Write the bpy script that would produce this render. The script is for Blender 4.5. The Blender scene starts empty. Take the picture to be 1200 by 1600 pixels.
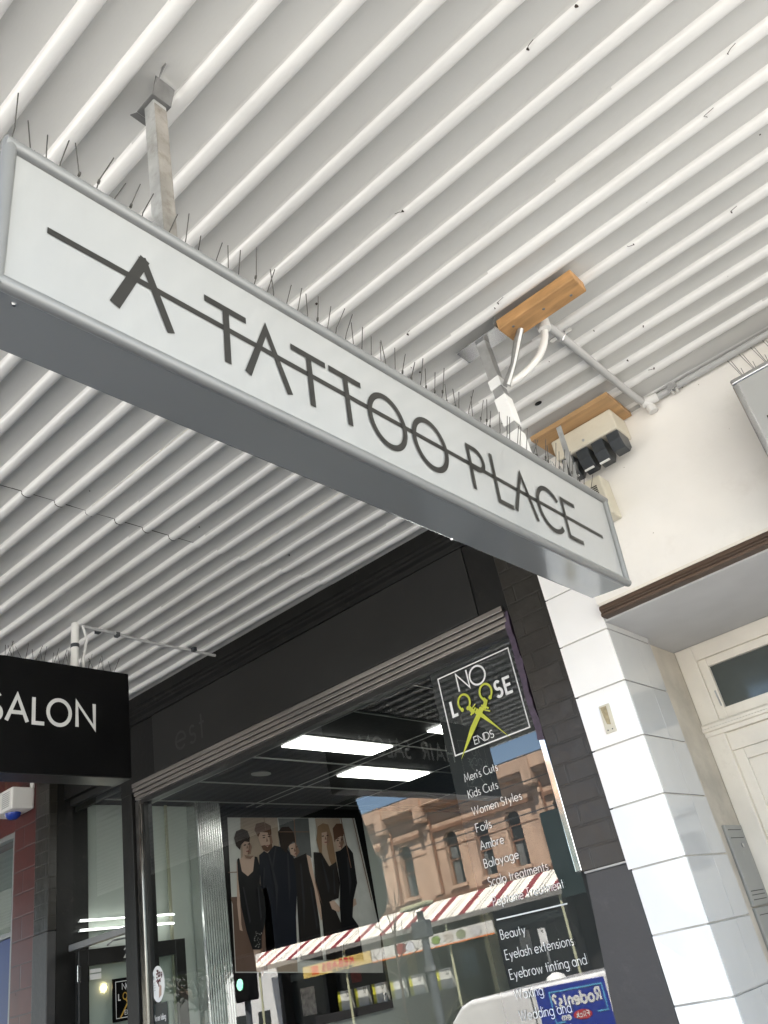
import bpy, math, random
from math import radians as rad, sin, cos, pi
from mathutils import Vector as V, Matrix
random.seed(7)
SC = bpy.context.scene
COL = SC.collection
EYE = 1.55            # everything below is measured from eye height; the whole place is lifted by EYE at the end

# ------------------------------------------------------------------ camera
F = 1295.063
RX = V((0.74001062, 0.64666268, -0.18496392))
RY = V((-0.44936141, 0.27071991, -0.85134309))
RZ = V((-0.50045839, 0.71311858, 0.49092086))
cam = bpy.data.cameras.new('camera'); CAM = bpy.data.objects.new('camera', cam); COL.objects.link(CAM)
cam.sensor_fit = 'HORIZONTAL'; cam.sensor_width = 36; cam.lens = F/1200*36
cam.clip_start = 0.05; cam.clip_end = 3000
CAM.matrix_world = Matrix(((RX.x, -RY.x, -RZ.x, 0), (RX.y, -RY.y, -RZ.y, 0), (RX.z, -RY.z, -RZ.z, EYE), (0, 0, 0, 1)))
SC.camera = CAM

# ------------------------------------------------------------------ sky, sun, exposure
SUN_EL, SUN_AZ = 60, 26          # azimuth from +Y towards +X: the sun stands behind the shops
W = bpy.data.worlds.new('World'); SC.world = W; W.use_nodes = True
nt = W.node_tree; bg = nt.nodes['Background']
sky = nt.nodes.new('ShaderNodeTexSky'); sky.sky_type = 'NISHITA'; sky.sun_disc = False
sky.sun_elevation = rad(SUN_EL); sky.sun_rotation = rad(SUN_AZ); sky.air_density = 1.0; sky.dust_density = 0.6; sky.ozone_density = 1.3
nt.links.new(sky.outputs[0], bg.inputs[0]); bg.inputs[1].default_value = 0.065
sl = bpy.data.lights.new('sun', 'SUN'); sl.energy = 4.8; sl.angle = rad(0.5); sl.color = (1, .955, .885)
SUN = bpy.data.objects.new('sun', sl); COL.objects.link(SUN)
sd = V((sin(rad(SUN_AZ))*cos(rad(SUN_EL)), cos(rad(SUN_AZ))*cos(rad(SUN_EL)), sin(rad(SUN_EL))))
SUN.rotation_euler = sd.to_track_quat('Z', 'Y').to_euler()
SC.view_settings.view_transform = 'Standard'; SC.view_settings.look = 'None'
SC.view_settings.exposure = 3.45; SC.view_settings.gamma = 1; SC.view_settings.use_curve_mapping = False
SC.cycles.max_bounces = 12; SC.cycles.diffuse_bounces = 6; SC.cycles.glossy_bounces = 6; SC.cycles.transparent_max_bounces = 12

# ------------------------------------------------------------------ materials
MATS = {}
def mat(name, col, rough=.6, metal=0., var=.12, scale=6., bump=0., bscale=40., spec=.5, dirt=0., dirtcol=(.05, .045, .04), dscale=3., dlo=.55, dhi=.75, coat=0., coord='Object', stretch=None):
    m = bpy.data.materials.new(name); m.use_nodes = True; MATS[name] = m
    n, L = m.node_tree.nodes, m.node_tree.links
    b = n['Principled BSDF']; b.inputs['Roughness'].default_value = rough; b.inputs['Metallic'].default_value = metal
    b.inputs['Specular IOR Level'].default_value = spec; b.inputs['Coat Weight'].default_value = coat; b.inputs['Coat Roughness'].default_value = .12 if coat > .5 else .3
    tc = n.new('ShaderNodeTexCoord'); src = tc.outputs[coord]
    if stretch:
        mp = n.new('ShaderNodeMapping'); mp.inputs['Scale'].default_value = stretch; L.new(src, mp.inputs[0]); src = mp.outputs[0]
    nz = n.new('ShaderNodeTexNoise'); nz.inputs['Scale'].default_value = scale; nz.inputs['Detail'].default_value = 6; L.new(src, nz.inputs['Vector'])
    rp = n.new('ShaderNodeValToRGB'); rp.color_ramp.elements[0].position = .3; rp.color_ramp.elements[1].position = .7
    rp.color_ramp.elements[0].color = tuple(c*(1-var) for c in col)+(1,); rp.color_ramp.elements[1].color = tuple(min(1, c*(1+var*.6)) for c in col)+(1,)
    L.new(nz.outputs['Fac'], rp.inputs[0]); out = rp.outputs[0]
    if dirt:
        d = n.new('ShaderNodeTexNoise'); d.inputs['Scale'].default_value = dscale; d.inputs['Detail'].default_value = 9; d.inputs['Roughness'].default_value = .7; L.new(src, d.inputs['Vector'])
        mr = n.new('ShaderNodeMapRange'); mr.inputs['From Min'].default_value = dlo; mr.inputs['From Max'].default_value = dhi; mr.inputs['To Max'].default_value = dirt; L.new(d.outputs['Fac'], mr.inputs['Value'])
        mx = n.new('ShaderNodeMix'); mx.data_type = 'RGBA'; L.new(mr.outputs[0], mx.inputs[0]); L.new(out, mx.inputs[6]); mx.inputs[7].default_value = tuple(dirtcol)+(1,); out = mx.outputs[2]
    L.new(out, b.inputs['Base Color'])
    rr = n.new('ShaderNodeMapRange'); rr.inputs['To Min'].default_value = max(0, rough*.8); rr.inputs['To Max'].default_value = min(1, rough*1.25); L.new(nz.outputs['Fac'], rr.inputs['Value']); L.new(rr.outputs[0], b.inputs['Roughness'])
    if bump:
        bn = n.new('ShaderNodeTexNoise'); bn.inputs['Scale'].default_value = bscale; bn.inputs['Detail'].default_value = 5; L.new(src, bn.inputs['Vector'])
        bp = n.new('ShaderNodeBump'); bp.inputs['Strength'].default_value = bump; bp.inputs['Distance'].default_value = .01; L.new(bn.outputs['Fac'], bp.inputs['Height']); L.new(bp.outputs[0], b.inputs['Normal'])
    return m
def emis(name, col, s):
    m = bpy.data.materials.new(name); m.use_nodes = True; b = m.node_tree.nodes['Principled BSDF']
    b.inputs['Base Color'].default_value = (.8, .8, .8, 1); b.inputs['Emission Color'].default_value = tuple(col)+(1,); b.inputs['Emission Strength'].default_value = s
    return m
def brickmat(name, col, mortar, bw, bh, rough, ms=.012, axis='XZ', bump=.4, var=.35):
    m = mat(name, col, rough, var=.15, scale=9); n, L = m.node_tree.nodes, m.node_tree.links; b = n['Principled BSDF']
    tc = [x for x in n if x.type == 'TEX_COORD'][0]; sp = n.new('ShaderNodeSeparateXYZ'); cb = n.new('ShaderNodeCombineXYZ'); L.new(tc.outputs['Object'], sp.inputs[0])
    L.new(sp.outputs[0 if axis[0] == 'X' else 1], cb.inputs[0]); L.new(sp.outputs[2], cb.inputs[1])
    bt = n.new('ShaderNodeTexBrick'); bt.inputs['Scale'].default_value = 1; bt.inputs['Brick Width'].default_value = bw; bt.inputs['Row Height'].default_value = bh; bt.inputs['Mortar Size'].default_value = ms; bt.inputs['Mortar Smooth'].default_value = .3
    L.new(cb.outputs[0], bt.inputs['Vector']); old = b.inputs['Base Color'].links[0].from_socket
    mx = n.new('ShaderNodeMix'); mx.data_type = 'RGBA'; L.new(bt.outputs['Fac'], mx.inputs[0]); L.new(old, mx.inputs[6]); mx.inputs[7].default_value = tuple(mortar)+(1,); L.new(mx.outputs[2], b.inputs['Base Color'])
    bp = n.new('ShaderNodeBump'); bp.inputs['Strength'].default_value = bump; bp.inputs['Distance'].default_value = .006; bp.invert = True
    nz = [x for x in n if x.type == 'TEX_NOISE'][0]; ad = n.new('ShaderNodeMath'); ad.operation = 'MULTIPLY_ADD'; L.new(nz.outputs['Fac'], ad.inputs[0]); ad.inputs[1].default_value = var; L.new(bt.outputs['Fac'], ad.inputs[2])
    L.new(ad.outputs[0], bp.inputs['Height']); L.new(bp.outputs[0], b.inputs['Normal'])
    return m
def glassmat(name, f0, tint=(.9, .94, .92), rough=0.):
    m = bpy.data.materials.new(name); m.use_nodes = True; n, L = m.node_tree.nodes, m.node_tree.links; n.clear()
    o = n.new('ShaderNodeOutputMaterial'); tr = n.new('ShaderNodeBsdfTransparent'); tr.inputs[0].default_value = tint+(1,)
    gl = n.new('ShaderNodeBsdfGlossy'); gl.inputs['Roughness'].default_value = rough
    lw = n.new('ShaderNodeLayerWeight'); lw.inputs['Blend'].default_value = .5
    pw = n.new('ShaderNodeMath'); pw.operation = 'POWER'; L.new(lw.outputs['Facing'], pw.inputs[0]); pw.inputs[1].default_value = 4.
    ma = n.new('ShaderNodeMath'); ma.operation = 'MULTIPLY_ADD'; L.new(pw.outputs[0], ma.inputs[0]); ma.inputs[1].default_value = 1-f0; ma.inputs[2].default_value = f0; ma.use_clamp = True
    mx = n.new('ShaderNodeMixShader'); L.new(ma.outputs[0], mx.inputs[0]); L.new(tr.outputs[0], mx.inputs[1]); L.new(gl.outputs[0], mx.inputs[2]); L.new(mx.outputs[0], o.inputs[0])
    return m

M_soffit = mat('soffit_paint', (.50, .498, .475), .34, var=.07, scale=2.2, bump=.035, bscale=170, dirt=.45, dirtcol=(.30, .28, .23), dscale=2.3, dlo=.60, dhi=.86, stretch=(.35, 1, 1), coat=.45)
M_rib_lit = mat('soffit_paint_lit', (.71, .705, .68), .34, var=.07, scale=2.2, bump=.035, bscale=170, dirt=.45, dirtcol=(.30, .28, .23), dscale=2.3, dlo=.60, dhi=.86, stretch=(.35, 1, 1), coat=.45)  # one paint split in two tones; street light on the ribs put into colour
M_white = mat('white_paint', (.78, .77, .73), .5, var=.05, bump=.03)
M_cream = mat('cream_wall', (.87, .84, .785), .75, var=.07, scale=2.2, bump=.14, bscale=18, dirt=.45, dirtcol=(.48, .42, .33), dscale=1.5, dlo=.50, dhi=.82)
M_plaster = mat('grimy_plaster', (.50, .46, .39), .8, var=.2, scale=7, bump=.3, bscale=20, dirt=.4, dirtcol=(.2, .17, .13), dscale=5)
M_porch = mat('porch_ceiling', (.55, .55, .55), .7, var=.06, bump=.05)
M_doorpaint = mat('aged_cream_gloss', (.80, .75, .66), .4, var=.08, bump=.06, bscale=18, dirt=.35, dirtcol=(.3, .25, .18), dscale=6, dlo=.6, dhi=.8)
M_tile = mat('white_tile', (.90, .89, .87), .06, var=.02, spec=.6, bump=.015, bscale=6)
M_tile_shaded = mat('white_tile_shaded', (.50, .50, .49), .07, var=.04, spec=.6, bump=.02, bscale=6)  # same white tile greyed; shade on the porch side put into colour
M_grout = mat('grout', (.58, .56, .52), .9, var=.3)
M_brick = brickmat('dark_painted_brick', (.019, .0165, .0125), (.019, .0165, .0125), .235, .083, .3, .005, bump=.55, var=1.6)
M_render = mat('charcoal_render', (.040, .0385, .038), .45, var=.16, bump=.15, bscale=30, dirt=.3, dirtcol=(.11, .10, .09), dscale=9)
M_black = mat('black_paint', (.010, .0098, .0088), .42, spec=.3, var=.25, bump=.12, bscale=30, dirt=.5, dirtcol=(.07, .065, .055), dscale=18, dlo=.60, dhi=.8)
M_panel = mat('black_fascia_panel', (.022, .0216, .0202), .3, spec=.35, var=.12, scale=2, bump=.02, bscale=8, dirt=.3, dirtcol=(.045, .043, .04), dscale=9, dlo=.66, dhi=.82)
M_ghost = mat('ghost_lettering', (.034, .033, .031), .3, var=.3, scale=20)
M_head = mat('aluminium_head', (.29, .265, .24), .33, metal=.7, var=.18, scale=4, stretch=(.25, 8, 8), bump=.05)
M_dkframe = mat('dark_window_frame', (.02, .02, .019), .3, var=.2)
M_chrome = mat('polished_steel', (.78, .77, .75), .09, metal=1, var=.06, scale=12, bump=.02, bscale=15)
M_dkmetal = mat('tarnished_steel', (.22, .21, .19), .16, metal=.9, var=.3, scale=10)
M_film = mat('purple_film', (.075, .05, .085), .45, var=.4, scale=30)
M_silver = mat('painted_aluminium', (.26, .265, .26), .42, metal=.35, var=.06, bump=.02)
M_bright = mat('bright_aluminium', (.62, .62, .62), .22, metal=.95, var=.08)
M_under = mat('sign_underside', (.40, .42, .425), .14, metal=.55, var=.05, scale=3, bump=.012, bscale=3)
M_face = mat('white_acrylic', (.40, .405, .395), .055, var=.05, spec=.5, scale=1.5, stretch=(1, 2.5, .6), bump=.02, bscale=3, dirt=.10, dirtcol=(.3, .29, .26), dscale=7)
M_letter = mat('charcoal_vinyl', (.022, .021, .018), .4, var=.1)
M_spike = mat('spike_wire', (.10, .095, .085), .45, metal=.6, var=.3)
M_gal = mat('galvanised_steel', (.42, .42, .41), .35, metal=.8, var=.2, scale=18, dirt=.4, dirtcol=(.16, .14, .11), dscale=7)
M_galdirty = mat('weathered_post', (.40, .405, .395), .5, metal=.3, var=.25, scale=20, dirt=.6, dirtcol=(.12, .10, .07), dscale=12, dlo=.5, dhi=.7)
M_galdark = mat('dull_galvanised', (.17, .17, .165), .5, metal=.4, var=.3, scale=25)
M_ruststain = mat('rust_stain', (.25, .235, .21), .65, var=.3, scale=14, dirt=.6, dirtcol=(.11, .085, .06), dscale=25, dlo=.5, dhi=.7)
M_timber = mat('treated_pine', (.45, .25, .10), .65, var=.3, scale=9, stretch=(1, 4, 4), bump=.12, dirt=.8, dirtcol=(.08, .04, .02), dscale=14, dlo=.66, dhi=.74)
M_ply = mat('plywood', (.43, .26, .12), .65, var=.25, scale=4, stretch=(1, 7, 7), bump=.08)
M_brown = mat('stained_timber', (.085, .052, .033), .5, var=.35, scale=4, stretch=(.6, 14, 14), bump=.15, dirt=.5, dirtcol=(.3, .22, .14), dscale=9)
M_beige = mat('beige_plastic', (.62, .58, .47), .5, var=.06, dirt=.3, dirtcol=(.25, .2, .13))
M_pvc = mat('grey_conduit', (.44, .44, .43), .5, var=.05)
M_pvcw = mat('white_conduit', (.70, .69, .66), .45, var=.06)
M_fuse = mat('dark_grey_fuse', (.04, .045, .05), .35, var=.15)
M_tape = mat('white_tape', (.80, .80, .78), .3, var=.05, bump=.2, bscale=60)
M_bk = mat('black_sign_vinyl', (.004, .004, .004), .3, var=.2, spec=.15)
M_lt = mat('light_grey_vinyl', (.62, .62, .60), .5, var=.03)
M_decal = mat('white_decal', (.80, .80, .78), .5, var=.03)
M_lime = mat('lime_decal', (.50, .53, .05), .5, var=.12, scale=30)
M_bkfilm = mat('black_backing', (.010, .011, .011), .6, var=.15)
M_glass = glassmat('window_glass', .105)
M_glass2 = glassmat('neighbour_glass', .10)
M_wallin = mat('interior_wall', (.52, .565, .515), .7, var=.05, scale=2)
M_trimin = mat('interior_trim', (.33, .33, .24), .7, var=.06)
M_ceil = mat('black_ceiling_tile', (.008, .009, .008), .8, var=.3, scale=30)
M_grid = mat('ceiling_grid', (.40, .40, .38), .5, var=.05)
M_floor = mat('dark_floor', (.08, .07, .06), .4)
M_corr = mat('corrugated_zinc', (.66, .67, .66), .22, metal=.9, var=.1)
M_paper = mat('white_paper', (.75, .75, .72), .6, var=.03)
M_red = mat('oxblood_tile', (.085, .017, .014), .3, var=.3, scale=5, bump=.1)
M_redb = brickmat('oxblood_brick_tile', (.08, .018, .015), (.05, .02, .02), .5, .15, .3, .006, bump=.3)
M_blue = mat('blue_plastic', (.02, .05, .30), .25)
M_asph = mat('asphalt', (.22, .215, .205), .85, var=.25, scale=30, bump=.4, bscale=200)
M_lane = mat('bounce_lane_pale', (.15, .143, .13), .9, var=.1, bump=.2, bscale=60)  # for the unseen lane that bounces light from the right
M_path = mat('bluestone_path', (.05, .048, .045), .8, var=.2, scale=4, bump=.2, bscale=80)
M_conc = mat('concrete', (.24, .228, .21), .85, var=.15, scale=4, bump=.2, bscale=80)
M_orange = mat('apricot_render', (.47, .32, .22), .85, var=.22, scale=1.6, bump=.25, bscale=14, dirt=.55, dirtcol=(.22, .125, .08), dscale=1.1, dlo=.45, dhi=.75, stretch=(1.6, 1.6, .5))
M_orangedk = mat('brown_band', (.20, .10, .055), .85, var=.2)
M_winfar = mat('far_window', (.02, .025, .026), .15)
M_teal = mat('dark_teal_board', (.008, .022, .022), .5)
M_shopdk = mat('dark_shop_recess', (.015, .014, .013), .6)
M_olive = mat('pale_olive_paint', (.42, .42, .27), .7)
M_skin = mat('print_skin', (.46, .33, .26), .5, spec=.15, var=.06)
M_vwhite = mat('vehicle_white', (.80, .80, .79), .25, var=.02, coat=.6)
M_signblue = mat('sign_blue', (.012, .035, .33), .35, var=.05)
M_cyan = mat('sign_cyan', (.12, .42, .68), .4)
M_signred = mat('sign_red', (.52, .02, .03), .4)
M_tyre = mat('rubber', (.02, .02, .02), .8)
M_bark = mat('bark', (.09, .065, .045), .9, var=.3)
M_leaf = mat('leaf', (.055, .085, .03), .7, var=.4)
M_leaf2 = mat('strap_leaf', (.10, .10, .045), .6, var=.4)
M_polegrey = mat('pole_grey', (.10, .11, .12), .45, metal=.3)
M_canvas = mat('dark_canvas', (.012, .013, .012), .9)
M_cream2 = mat('pale_building', (.62, .62, .60), .8, var=.05)

# ------------------------------------------------------------------ mesh helpers
class MB:
    def __init__(s): s.v = []; s.f = []
    def add(s, vs, fs):
        k = len(s.v); s.v += [tuple(p) for p in vs]; s.f += [tuple(i+k for i in f) for f in fs]; return s
    def box(s, x0, x1, y0, y1, z0, z1):
        return s.add([(x, y, z) for z in (z0, z1) for y in (y0, y1) for x in (x0, x1)], [(0, 2, 3, 1), (4, 5, 7, 6), (0, 1, 5, 4), (2, 6, 7, 3), (0, 4, 6, 2), (1, 3, 7, 5)])
    def obox(s, O, A, B, C):
        O, A, B, C = V(O), V(A), V(B), V(C)
        vs = [O+A*i+B*j+C*k for k in (0, 1) for j in (0, 1) for i in (0, 1)]
        return s.add(vs, [(0, 2, 3, 1), (4, 5, 7, 6), (0, 1, 5, 4), (2, 6, 7, 3), (0, 4, 6, 2), (1, 3, 7, 5)])
    def prism(s, pts, d):
        d = V(d); pts = [V(p) for p in pts]; n = len(pts)
        fs = [tuple(range(n))[::-1], tuple(range(n, 2*n))]+[(i, (i+1) % n, n+(i+1) % n, n+i) for i in range(n)]
        return s.add(pts+[p+d for p in pts], fs)
    def sheet(s, pts): return s.add(pts, [tuple(range(len(pts)))])
    def tube(s, pts, r, n=10, cap=True):
        pts = [V(p) for p in pts]; m = len(pts); rs = r if isinstance(r, (list, tuple)) else [r]*m; vs = []; fs = []; up = None
        for i, p in enumerate(pts):
            t = (pts[min(i+1, m-1)]-pts[max(i-1, 0)]).normalized()
            if up is None: up = V((0, 0, 1)) if abs(t.z) < .9 else V((1, 0, 0))
            a = t.cross(up).normalized(); b = a.cross(t).normalized(); up = b
            vs += [p+(a*cos(2*pi*k/n)+b*sin(2*pi*k/n))*rs[i] for k in range(n)]
        for i in range(m-1):
            fs += [(i*n+k, i*n+(k+1) % n, (i+1)*n+(k+1) % n, (i+1)*n+k) for k in range(n)]
        if cap: fs += [tuple(range(n))[::-1], tuple(range((m-1)*n, m*n))]
        return s.add(vs, fs)
    def disc(s, c, a, b, d, n=28):
        c, a, b = V(c), V(a), V(b); return s.prism([c+a*cos(2*pi*k/n)+b*sin(2*pi*k/n) for k in range(n)], d)
    def sweep(s, prof, x0, x1, axis='x'):      # profile (p,q) swept along x
        n = len(prof); vs = [(x0, p, q) for p, q in prof]+[(x1, p, q) for p, q in prof]
        return s.add(vs, [tuple(range(n)), tuple(range(n, 2*n))[::-1]]+[(i, n+i, n+(i+1) % n, (i+1) % n) for i in range(n)])
    def build(s, name, m, parent=None, bevel=0., smooth=False, kind=None, seg=2):
        me = bpy.data.meshes.new(name); me.from_pydata(s.v, [], s.f); me.update()
        import bmesh
        bm = bmesh.new(); bm.from_mesh(me); bmesh.ops.recalc_face_normals(bm, faces=bm.faces); bm.to_mesh(me); bm.free()
        me.materials.append(m); o = bpy.data.objects.new(name, me); COL.objects.link(o)
        if smooth:
            for p in me.polygons: p.use_smooth = True
            me.set_sharp_from_angle(angle=rad(40))
        if bevel:
            bv = o.modifiers.new('bevel', 'BEVEL'); bv.width = bevel; bv.segments = seg; bv.limit_method = 'ANGLE'; bv.angle_limit = rad(40)
        if parent: o.parent = parent
        if kind: o['kind'] = kind
        return o
def thing(name, label, cat, group=None):
    o = bpy.data.objects.new(name, None); COL.objects.link(o); o.empty_display_size = .1
    return tag(o, label, cat, group)
def tag(o, label, cat, group=None):
    o['label'] = label; o['category'] = cat
    if group: o['group'] = group
    return o

# ------------------------------------------------------------------ stroke lettering (geometric sans)
def arc(cx, cy, rx, ry, a0, a1, n=None):
    n = n or max(4, int(abs(a1-a0)/12)); return [(cx+rx*cos(rad(a0+(a1-a0)*i/n)), cy+ry*sin(rad(a0+(a1-a0)*i/n))) for i in range(n+1)]
XH = .62
def lc(cx=.29): return arc(cx, .31, .29, .31, 0, 360)
def Scurve(w=.46, h=1.): return arc(w*.5, h*.745, w*.42, h*.255, 35, 270)+arc(w*.5, h*.26, w*.5, h*.26, 90, -145)[1:]
def arch(x, w): return [(x, .30)]+arc(x+w/2, XH-.23, w/2, .23, 180, 0)+[(x+w, 0)]
G = {
 'A': (.78, [[(0, 0), (.39, 1), (.78, 0)], [(.14, .34), (.64, .34)]]), 'a0': (.78, [[(0, 0), (.39, 1), (.78, 0)]]),
 'B': (.5, [[(0, 0), (0, 1)], [(0, 1)]+[(.2, 1)]+arc(.22, .76, .22, .24, 90, -90)+[(0, .52)], [(.2, .52)]+arc(.24, .26, .26, .26, 90, -90)+[(0, 0)]]),
 'C': (.82, [arc(.5, .5, .5, .5, 48, 312)]), 'D': (.68, [[(0, 0), (0, 1), (.2, 1)]+arc(.2, .5, .48, .5, 90, -90)[1:]+[(0, 0), (0, .1)]]),
 'E': (.48, [[(.48, 0), (0, 0), (0, 1), (.48, 1)], [(0, .52), (.44, .52)]]), 'F': (.45, [[(0, 0), (0, 1), (.45, 1)], [(0, .52), (.42, .52)]]),
 'e0': (.5, [[(.5, 0), (0, 0), (0, 1), (.5, 1)]]),
 'H': (.66, [[(0, 0), (0, 1)], [(.66, 0), (.66, 1)], [(0, .52), (.66, .52)]]), 'I': (0.02, [[(.01, 0), (.01, 1)]]),
 'K': (.58, [[(0, 0), (0, 1)], [(.54, 1), (.02, .48)], [(.14, .58), (.58, 0)]]), 'L': (.42, [[(0, 1), (0, 0), (.42, 0)]]),
 'M': (.88, [[(0, 0), (.12, 1), (.44, .2), (.76, 1), (.88, 0)]]), 'N': (.72, [[(0, 0), (0, 1), (.72, 0), (.72, 1)]]),
 'O': (1., [arc(.5, .5, .5, .5, 0, 360)]), 'P': (.5, [[(0, 0), (0, 1), (.22, 1)]+arc(.22, .75, .27, .25, 90, -90)[1:]+[(0, .5)]]),
 'R': (.52, [[(0, 0), (0, 1), (.22, 1)]+arc(.22, .75, .26, .25, 90, -90)[1:]+[(0, .5)], [(.2, .5), (.52, 0)]]),
 'S': (.46, [Scurve()]), 'T': (.56, [[(0, 1), (.56, 1)], [(.28, 1), (.28, 0)]]), 'W': (1.1, [[(0, 1), (.27, 0), (.55, .95), (.83, 0), (1.1, 1)]]),
 'Y': (.6, [[(0, 1), (.3, .45), (.6, 1)], [(.3, .45), (.3, 0)]]), 'U': (.6, [[(0, 1), (0, .3)]+arc(.3, .3, .3, .3, 180, 360)+[(.6, 1)]]),
 'a': (.58, [lc(), [(.58, 0), (.58, XH)]]), 'b': (.58, [lc(), [(0, 0), (0, 1.05)]]), 'c': (.48, [arc(.29, .31, .29, .31, 45, 315)]), 'd': (.58, [lc(), [(.58, 0), (.58, 1.05)]]),
 'e': (.57, [arc(.29, .31, .29, .31, 0, 318), [(.02, .31), (.58, .31)]]), 'f': (.28, [[(.12, 0), (.12, .84)]+arc(.28, .84, .16, .2, 180, 90), [(0, .58), (.28, .58)]]),
 'g': (.58, [lc(), [(.58, XH), (.58, -.08)]+arc(.31, -.08, .27, .24, 0, -150)]), 'h': (.44, [[(0, 0), (0, 1.05)], arch(0, .44)]),
 'i': (.02, [[(.01, 0), (.01, XH)], [(.01, .8), (.01, .92)]]), 'k': (.4, [[(0, 0), (0, 1.05)], [(.36, XH), (.02, .28)], [(.1, .35), (.4, 0)]]), 'l': (.02, [[(.01, 0), (.01, 1.05)]]),
 'm': (.76, [[(0, 0), (0, XH)], arch(0, .38), arch(.38, .38)]), 'n': (.44, [[(0, 0), (0, XH)], arch(0, .44)]), 'o': (.58, [lc()]), 'p': (.58, [lc(), [(0, -.33), (0, XH)]]),
 'r': (.26, [[(0, 0), (0, XH)], [(0, .34)]+arc(.22, .36, .22, .24, 180, 75)]), 's': (.33, [Scurve(.33, XH)]), 't': (.28, [[(.13, 0), (.13, .9)], [(0, .58), (.28, .58)]]),
 'u': (.44, [[(0, XH), (0, .24)]+arc(.22, .24, .22, .24, 180, 360)+[(.44, XH)]]), 'w': (.8, [[(0, XH), (.2, 0), (.4, .58), (.6, 0), (.8, XH)]]), 'v': (.5, [[(0, XH), (.25, 0), (.5, XH)]]),
 'x': (.46, [[(0, XH), (.46, 0)], [(.46, XH), (0, 0)]]), 'y': (.5, [[(0, XH), (.26, .04)], [(.5, XH), (.13, -.33)]]), "'": (.02, [[(.01, .78), (.01, 1)]]),
 '1': (.2, [[(0, .85), (.18, 1), (.18, 0)]]), '2': (.5, [arc(.25, .73, .25, .27, 165, -25)+[(0, 0), (.52, 0)]]), '8': (.5, [arc(.25, .76, .2, .24, 0, 360), arc(.25, .26, .26, .26, 0, 360)]),
 '5': (.5, [[(.46, 1), (.12, 1), (.07, .55)]+arc(.22, .32, .28, .32, 110, -140)]), '0': (.5, [arc(.25, .5, .25, .5, 0, 360)]), '?': (.42, [arc(.2, .76, .2, .24, 165, -60)+[(.2, .4), (.2, .26)], [(.2, 0), (.2, .12)]]),
 '-': (.3, [[(0, .4), (.3, .4)]]), '.': (.05, [[(.02, 0), (.02, .1)]])}
class Pen:
    """Lays flat ribbons on a plane with origin O, reading direction U, up direction W."""
    def __init__(s, O, U, W, eps=.00015, lift=.001):
        s.O, s.U, s.W = V(O), V(U).normalized(), V(W).normalized(); s.N = s.U.cross(s.W); s.k = 0; s.eps = eps; s.lift = lift; s.mb = MB()
    def P(s, p): return s.O+s.U*p[0]+s.W*p[1]+s.N*(s.lift+s.k*s.eps)
    def poly(s, pts): s.mb.sheet([s.P(p) for p in pts]); s.k += 1; return s
    def ribbon(s, pts, w):
        pts = [V((p[0], p[1])) for p in pts]; closed = (pts[0]-pts[-1]).length < 1e-6
        if closed: pts = pts[:-1]
        n = len(pts); Lf = []; Rt = []
        for i in range(n):
            a = pts[(i-1) % n] if (closed or i > 0) else None; b = pts[(i+1) % n] if (closed or i < n-1) else None
            d0 = (pts[i]-a).normalized() if a is not None else None; d1 = (b-pts[i]).normalized() if b is not None else None
            d0 = d0 if d0 is not None else d1; d1 = d1 if d1 is not None else d0
            n0 = V((-d0.y, d0.x)); n1 = V((-d1.y, d1.x)); m = (n0+n1)
            if m.length < 1e-4: m = n0
            m.normalize(); k = min(2.2, 1/max(.2, m.dot(n0))); Lf.append(pts[i]+m*w/2*k); Rt.append(pts[i]-m*w/2*k)
        fs = []
        for i in range(n if closed else n-1):
            j = (i+1) % n; fs.append((i, j, n+j, n+i))
        s.mb.add([s.P(p) for p in Lf+Rt], fs); s.k += 1; return s
    def width(s, t, h, gap): return sum((G[c][0]+gap)*h if c != ' ' else .36*h for c in t)-gap*h
    def text(s, t, x, y, h, w=.1, gap=.17, fit=None, sx=1.):
        if isinstance(t, str): t = list(t)
        if fit: sx = fit/s.width(t, h, gap)
        for c in t:
            if c == ' ': x += .36*h*sx; continue
            a, st = G[c]
            for q in st: s.ribbon([(x+p[0]*h*sx, y+p[1]*h) for p in q], w*h)
            x += (a+gap)*h*sx
        return x
    def build(s, name, m, parent=None): return s.mb.build(name, m, parent)
def rect(x0, y0, x1, y1): return [(x0, y0), (x1, y0), (x1, y1), (x0, y1)]

# ================================================================== GROUND
KERB = -0.85
MB().box(-60, -2.6, KERB-.0, 3.30, -1.75, -1.55).build('footpath', M_path, kind='structure')  # unseen footpath split in two, dark half keeps bounce low at the left
MB().box(-2.6, 40, KERB-.0, 3.30, -1.75, -1.552).build('pale_bounce_footpath', M_conc, kind='structure')  # paler half, out of view, made to bounce more light at the right
MB().box(-1.5, 40, -5.2, KERB-.155, -1.76, -1.69).build('pale_bounce_lane', M_lane, kind='structure')  # unseen pale lane, added to bounce sun up from the right
MB().box(-60, -1.504, -9.0, KERB-.155, -1.76, -1.692).build('dark_added_lane', M_path, kind='structure')  # unseen dark lane, added to cut bounce on the soffit at the left
MB().box(-60, 40, KERB-.15, KERB-.004, -1.76, -1.555).build('kerb', M_conc, kind='structure', bevel=.02)
MB().sheet([(-900, -900, -1.70), (900, -900, -1.70), (900, 900, -1.70), (-900, 900, -1.70)]).build('road', M_asph, kind='structure')
MB().box(-60, 40, -26, -19.6, -1.76, -1.56).build('far_footpath', M_conc, kind='structure')
lm = MB()
for k in range(-14, 12): lm.sheet([(k*4.5, -10.06, -1.696), (k*4.5+2, -10.06, -1.696), (k*4.5+2, -9.94, -1.696), (k*4.5, -9.94, -1.696)])
lm.build('road_marking', M_white, kind='structure')

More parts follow.
